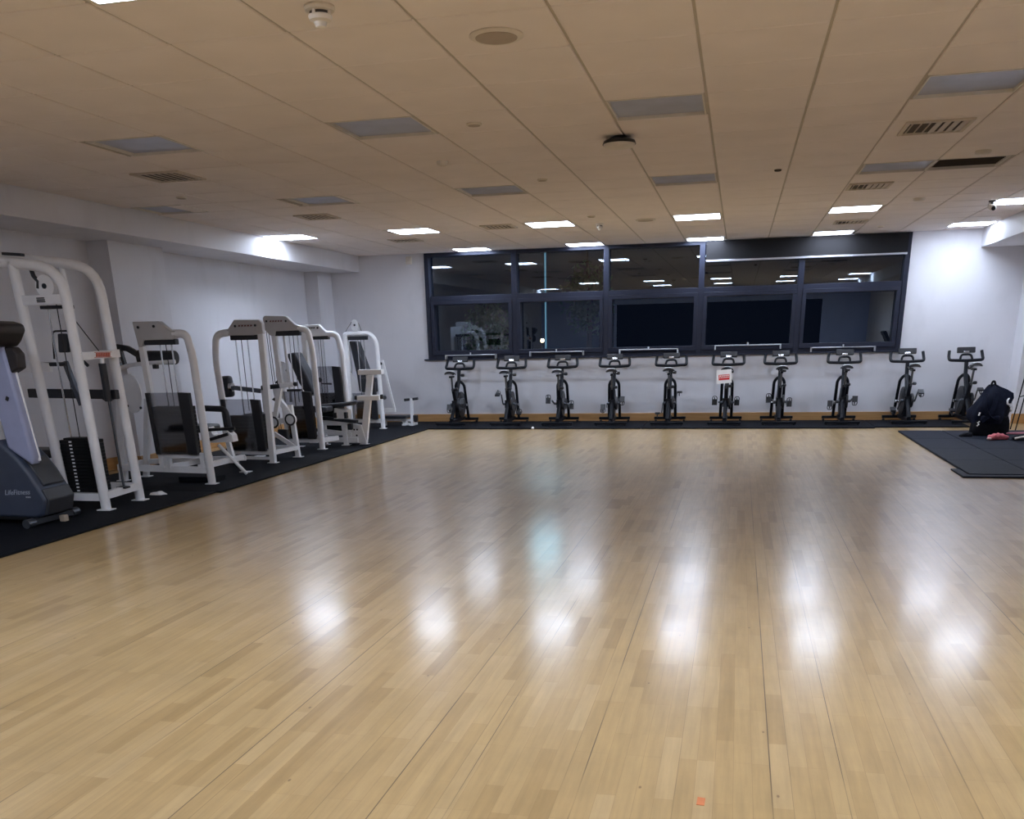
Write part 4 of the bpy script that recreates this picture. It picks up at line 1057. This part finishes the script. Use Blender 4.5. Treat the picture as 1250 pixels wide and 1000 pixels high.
# notice hung on the sixth bike
g = empty('paper_notice', (-.19, 14.72, .60), 'white paper notice with a red panel hung on the saddle of a bike', 'notice')
tl_ = R('Y', -4)
b = MB()
b.box((-.19, 14.72, .715), (.215, .004, .19), tl_); b.build('sheet', M['paper'], g)
b = MB(); b.box((-.19, 14.716, .705), (.155, .003, .075), tl_); rp = b.build('red_panel', M['red'], g)
b = MB()
for k in range(5): b.box((-.247+k*.028, 14.7135, .722+(k*.002)), (.019, .001, .016), tl_)
for k in range(6): b.box((-.25+k*.024, 14.7135, .698+(k*.0017)), (.016, .001, .011), tl_)
b.build('white_lettering', M['paper'], rp, smooth=0)
MB().tube(fillet([(-.24, 14.72, .805), (-.22, 14.80, .765), (-.17, 14.80, .765), (-.14, 14.72, .812)], .03, 4), .004, 6).build('string', M['cable'], g)

# ------------------------------------------------- bag, clothes, stand at right
bx, by = 3.12, 13.28
ZT = .022
g = empty('sports_bag', (bx, by, ZT), 'bulky navy and black sports bag with white lettering standing on the right mat', 'bag')
def blob(prof, cx, cy, seed, n=28, amp=.012):
    rnd = random.Random(seed); ph = [rnd.uniform(0, 6.28) for _ in range(6)]
    rings = []
    for (z, w, d, ox) in prof:
        ring = []
        for k in range(n):
            a = 2*PI*k/n
            c, s = math.cos(a), math.sin(a)
            e = .75
            q = amp*(math.sin(3*a+ph[0]+z*9)+math.sin(5*a+ph[1]-z*14)*.7+math.sin(8*a+ph[2]+z*22)*.4)
            ring.append(Vector((cx+ox+(w+q)*math.copysign(abs(c)**e, c), cy+(d+q)*math.copysign(abs(s)**e, s), z)))
        rings.append(ring)
    return MB().loft(rings)
low = [(ZT, .205, .14, .015), (ZT+.03, .225, .15, .01), (.12, .225, .15, .015), (.20, .215, .15, .025), (.25, .20, .14, .025)]
blob(low, bx, by, 3, amp=.007).build('lower_compartment', M['blackn'], g, smooth=70)
up = [(.17, .20, .14, 0.0), (.24, .225, .155, -.01), (.32, .228, .155, -.01), (.40, .212, .145, .015), (.47, .192, .125, .035), (.53, .165, .105, .04), (.575, .11, .08, .02), (.61, .055, .05, -.005), (.635, .025, .03, -.01)]
blob(up, bx, by, 5, amp=.019).build('body', M['navy'], g, smooth=70)
b = MB(); b.tube(fillet([(bx-.05, by-.02, .58), (bx-.02, by-.03, .672), (bx+.0, by-.03, .672), (bx+.035, by-.02, .58)], .012, 3), .013, 8); b.build('top_handle', M['blackn'], g)
for s, pts in ((0, [(bx-.10, by-.13, .53), (bx-.13, by-.19, .40), (bx-.05, by-.19, .25), (bx+.04, by-.17, .20)]), (1, [(bx+.02, by-.13, .54), (bx+.01, by-.18, .38), (bx-.04, by-.19, .27), (bx-.12, by-.18, .20)])):
    b = MB(); b.tube(fillet(pts, .08, 5), 0, rect=(.055, .018)); b.build('shoulder_strap', M['navy'], g, bevel=.004)
b = MB(); b.box((bx-.02, by-.165, .24), (.22, .05, .06)); b.build('front_flap', M['navy'], g, bevel=.02, seg=3)
# white lettering wrapped on the upper right and lower left of the bag
def on_bag(px, pz, out=.006):
    # point on the front of the bag at height pz, sideways px
    w = .215 if pz < .36 else .215-(pz-.36)*.35
    d = .155 if pz < .36 else .155-(pz-.36)*.2
    u = max(-1, min(1, (px-bx)/(w+.016)))
    return Vector((px, by-(d+.016)*(1-abs(u)**2.67)**(.375)-out, pz))
b = MB()
for path in ([(3.30, .47), (3.275, .445), (3.28, .41), (3.31, .395)], [(3.315, .445), (3.335, .435), (3.33, .40)], [(3.325, .375), (3.355, .395)], [(3.335, .335), (3.365, .36)], [(3.355, .30), (3.37, .32)]):
    b.tube([on_bag(*p) for p in path], .012, 6)
b.build('white_lettering', M['paper'], g)
b = MB()
for path in ([(2.985, .20), (2.965, .185), (2.98, .165), (2.96, .145)], [(3.02, .40), (2.995, .37)], [(2.975, .31), (2.965, .27)]):
    b.tube([on_bag(*p) for p in path], .010, 6)
b.build('side_lettering', M['paper'], g)
b = blob([(ZT, .075, .045, 0), (ZT+.02, .08, .045, 0), (ZT+.05, .05, .03, .02)], 2.83, 13.06, 8, amp=.005); 
tag(centre(b.build('dark_cloth', M['blackn'], smooth=70), (2.83, 13.06, ZT)), 'flat black cloth poking out left of the sports bag', 'cloth')

g = empty('pink_garment', (3.10, 12.62, ZT), 'rolled pink garment lying on the right mat in front of the bag', 'garment')
rings = []
for k in range(13):
    t = k/12.0; x = 2.99+.235*t; r = (.020+.020*math.sin(PI*min(1, .1+t*.85)))*(1+.08*math.sin(k*2.3))
    yy = 12.62+.06*t+.006*math.sin(k*1.7)
    rings.append([Vector((x+.008*math.sin(3*a), yy+r*1.25*math.cos(a), ZT+r*1.05+r*math.sin(a))) for a in [2*PI*q/16 for q in range(16)]])
MB().loft(rings).build('rolled_body', M['pink'], g, smooth=70)
b = MB(); b.ellipsoid((3.0, 12.60, ZT+.02), (.028, .03, .019)); b.build('cuff', mat_plain('pale_pink_fabric', (.70, .42, .38), .8), g)
g = empty('dark_jacket', (3.38, 12.66, ZT), 'crumpled dark jacket with a dusky pink lining at the right edge', 'jacket')
blob([(ZT, .19, .17, 0), (ZT+.03, .20, .17, 0), (ZT+.055, .17, .14, .01), (ZT+.07, .11, .09, .02)], 3.475, 12.68, 12, amp=.016).build('jacket_body', M['blackn'], g, smooth=70)
b = MB(); b.prism([(3.22, 12.78), (3.40, 12.84), (3.60, 12.78), (3.55, 12.68), (3.34, 12.70)], ZT+.055, ZT+.078, 'xy'); b.build('lining', M['pink2'], g, bevel=.01, seg=3)
b = MB(); b.tube(fillet([(3.26, 12.52, ZT+.03), (3.36, 12.50, ZT+.055), (3.50, 12.54, ZT+.06)], .05, 4), .011, 8); b.build('drawcord', M['plastic'], g)

g = empty('folding_stand', (3.66, 13.97, 0), 'thin black metal folding stand leaning at the right edge behind the mat', 'stand')
f = MB()
for (p, q) in (((3.645, 14.28, 0), (3.74, 14.22, .95)), ((3.63, 13.98, 0), (3.735, 13.96, .95)), ((3.93, 14.28, 0), (3.78, 14.22, .95)), ((3.94, 13.98, 0), (3.78, 13.96, .95))):
    f.tube([p, q], .0085, 8)
f.tube([(3.69, 14.25, .42), (3.68, 13.97, .46)], .007, 8); f.tube([(3.715, 14.23, .68), (3.71, 13.965, .70)], .007, 8)
f.tube([(3.735, 14.22, .94), (3.735, 13.96, .94)], .008, 8); f.tube([(3.78, 14.22, .94), (3.78, 13.96, .94)], .008, 8)
f.build('frame', M['bike'], g)
b = MB(); b.box((3.757, 14.09, .955), (.06, .30, .012)); b.build('top_tray', M['bike'], g, bevel=.003)

# ---------------------------------------------- reflected part of the room
g = empty('treadmill', (3.15, 7.2, 0), 'black treadmill by the right wall, seen only as a reflection in the window', 'treadmill')
b = MB(); b.prism([(2.6, .05), (3.75, .05), (3.75, .26), (3.45, .30), (3.3, .17), (2.6, .13)], 6.9, 7.5); b.build('deck', M['blackp'], g, bevel=.02)
b = MB(); b.bx(2.62, 3.28, 7.0, 7.4, .14, .185); b.build('belt', M['rubber'], g)
for yy in (6.93, 7.47):
    MB().tube(fillet([(3.55, yy, .2), (3.42, yy, .95), (2.85, yy, .70)], .1, 4), 0, rect=(.05, .07)).build('upright', M['steel'], g)
b = MB(); b.box((3.30, 7.2, 1.08), (.07, .56, .34), R('Y', -30)); b.build('console', M['blackp'], g, bevel=.02)
for xx in (2.66, 3.68):
    for yy in (6.94, 7.46): MB().cyl((xx, yy, 0), (xx, yy, .06), .025, 12).build('foot', M['blackp'], g)

# ---------------------------------------------------------- night outside
mb = MB(); mb.bx(-60, 60, YB+.3, 90, -.35, -.3); structure(mb.build('ground_outside', M['night'], smooth=0), 'dark ground outside the window', 'ground')
def tree(x, y, h, r, seed, label, n=900, z0=1.0):
    rnd = random.Random(seed)
    t = empty('tree', (x, y, -.3), label, 'tree', 'trees outside the window')
    b = MB(); b.tube([(x, y, -.3), (x+.05, y, h*.45), (x-.03, y+.1, h*.9)], .07, 8, taper=(1.2, .3)); b.build('trunk', M['bark'], t)
    b = MB()
    for k in range(n):
        a = rnd.uniform(0, 2*PI); u = rnd.uniform(-1, 1); rr = r*rnd.uniform(.3, 1.0)
        c = Vector((x+rr*math.cos(a)*math.sqrt(1-u*u), y+rr*math.sin(a)*math.sqrt(1-u*u), h*.62+u*rr*1.25))
        if c.z < z0: continue
        d = Vector((rnd.uniform(-1, 1), rnd.uniform(-1, 1), rnd.uniform(-1, 1))).normalized(); e = d.orthogonal().normalized()
        s = rnd.uniform(.04, .08)
        b.add([c-d*s, c+e*s*.5, c+d*s, c-e*s*.5], [(0, 1, 2, 3)])
    b.build('foliage', M['leaf'], t, smooth=0)
tree(-5.45, 21.5, 2.3, .62, 4, 'small leafy tree outside, seen through the lower left panes', z0=.6)
tree(-3.15, 21.0, 3.3, .6, 9, 'leafy tree outside, seen through the second bay of the window', z0=1.0)
g = empty('street_lamp', (-5.2, 27.0, -.3), 'tall thin street lamp outside, its pole lit blue behind the second bay', 'street lamp')
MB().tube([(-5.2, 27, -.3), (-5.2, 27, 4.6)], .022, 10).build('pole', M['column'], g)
b = MB(); b.bx(-5.6, -4.7, 26.5, 26.95, 4.55, 4.70); b.build('lamp_head', M['steel'], g, bevel=.02)
b = MB(); b.bx(-5.55, -4.75, 26.46, 26.50, 4.2, 4.68); b.build('lamp_lens', M['cyan'], g, smooth=0)
g = empty('garden_lamp', (-4.12, 21.0, -.3), 'small warm garden lamp outside, glowing in the second lower pane', 'garden lamp')
MB().tube([(-4.12, 21, -.3), (-4.12, 21, 1.22)], .02, 8).build('post', M['steel'], g)
MB().lathe([(.03, 1.22), (.04, 1.25), (.03, 1.29)], (-4.12, 21, 0), 14).build('globe', M['warm'], g)

# -------------------------------------------------------------------- world
w = bpy.data.worlds.new('night'); scene.world = w; w.use_nodes = True
bg = w.node_tree.nodes['Background']; bg.inputs[0].default_value = (.012, .018, .04, 1); bg.inputs[1].default_value = .16

# ------------------------------------------------------------------- camera
cam = bpy.data.cameras.new('camera'); co = bpy.data.objects.new('camera', cam); COL.objects.link(co)
cam.sensor_fit = 'HORIZONTAL'; cam.sensor_width = 36.0; cam.lens = 36.0*1144.27/1250.0
cam.shift_x = 0.0; cam.shift_y = (833.0-500.0)/1250.0
right = Vector((0.97475241, 0.22221835, -0.02183441)); up_ = Vector((-0.05635699, 0.33946377, 0.93892931)); fwd = Vector((-0.21605931, 0.91399308, -0.34341668))
co.matrix_world = Matrix(((right.x, up_.x, -fwd.x, 0), (right.y, up_.y, -fwd.y, 0), (right.z, up_.z, -fwd.z, 1.2912), (0, 0, 0, 1)))
cam.clip_start = .05
scene.camera = co

scene.view_settings.view_transform = 'Standard'
scene.view_settings.look = 'None'
scene.view_settings.exposure = 0.75
scene.view_settings.gamma = 1.0
scene.view_settings.use_curve_mapping = False
scene.cycles.max_bounces = 10
scene.cycles.diffuse_bounces = 5
scene.cycles.transparent_max_bounces = 12
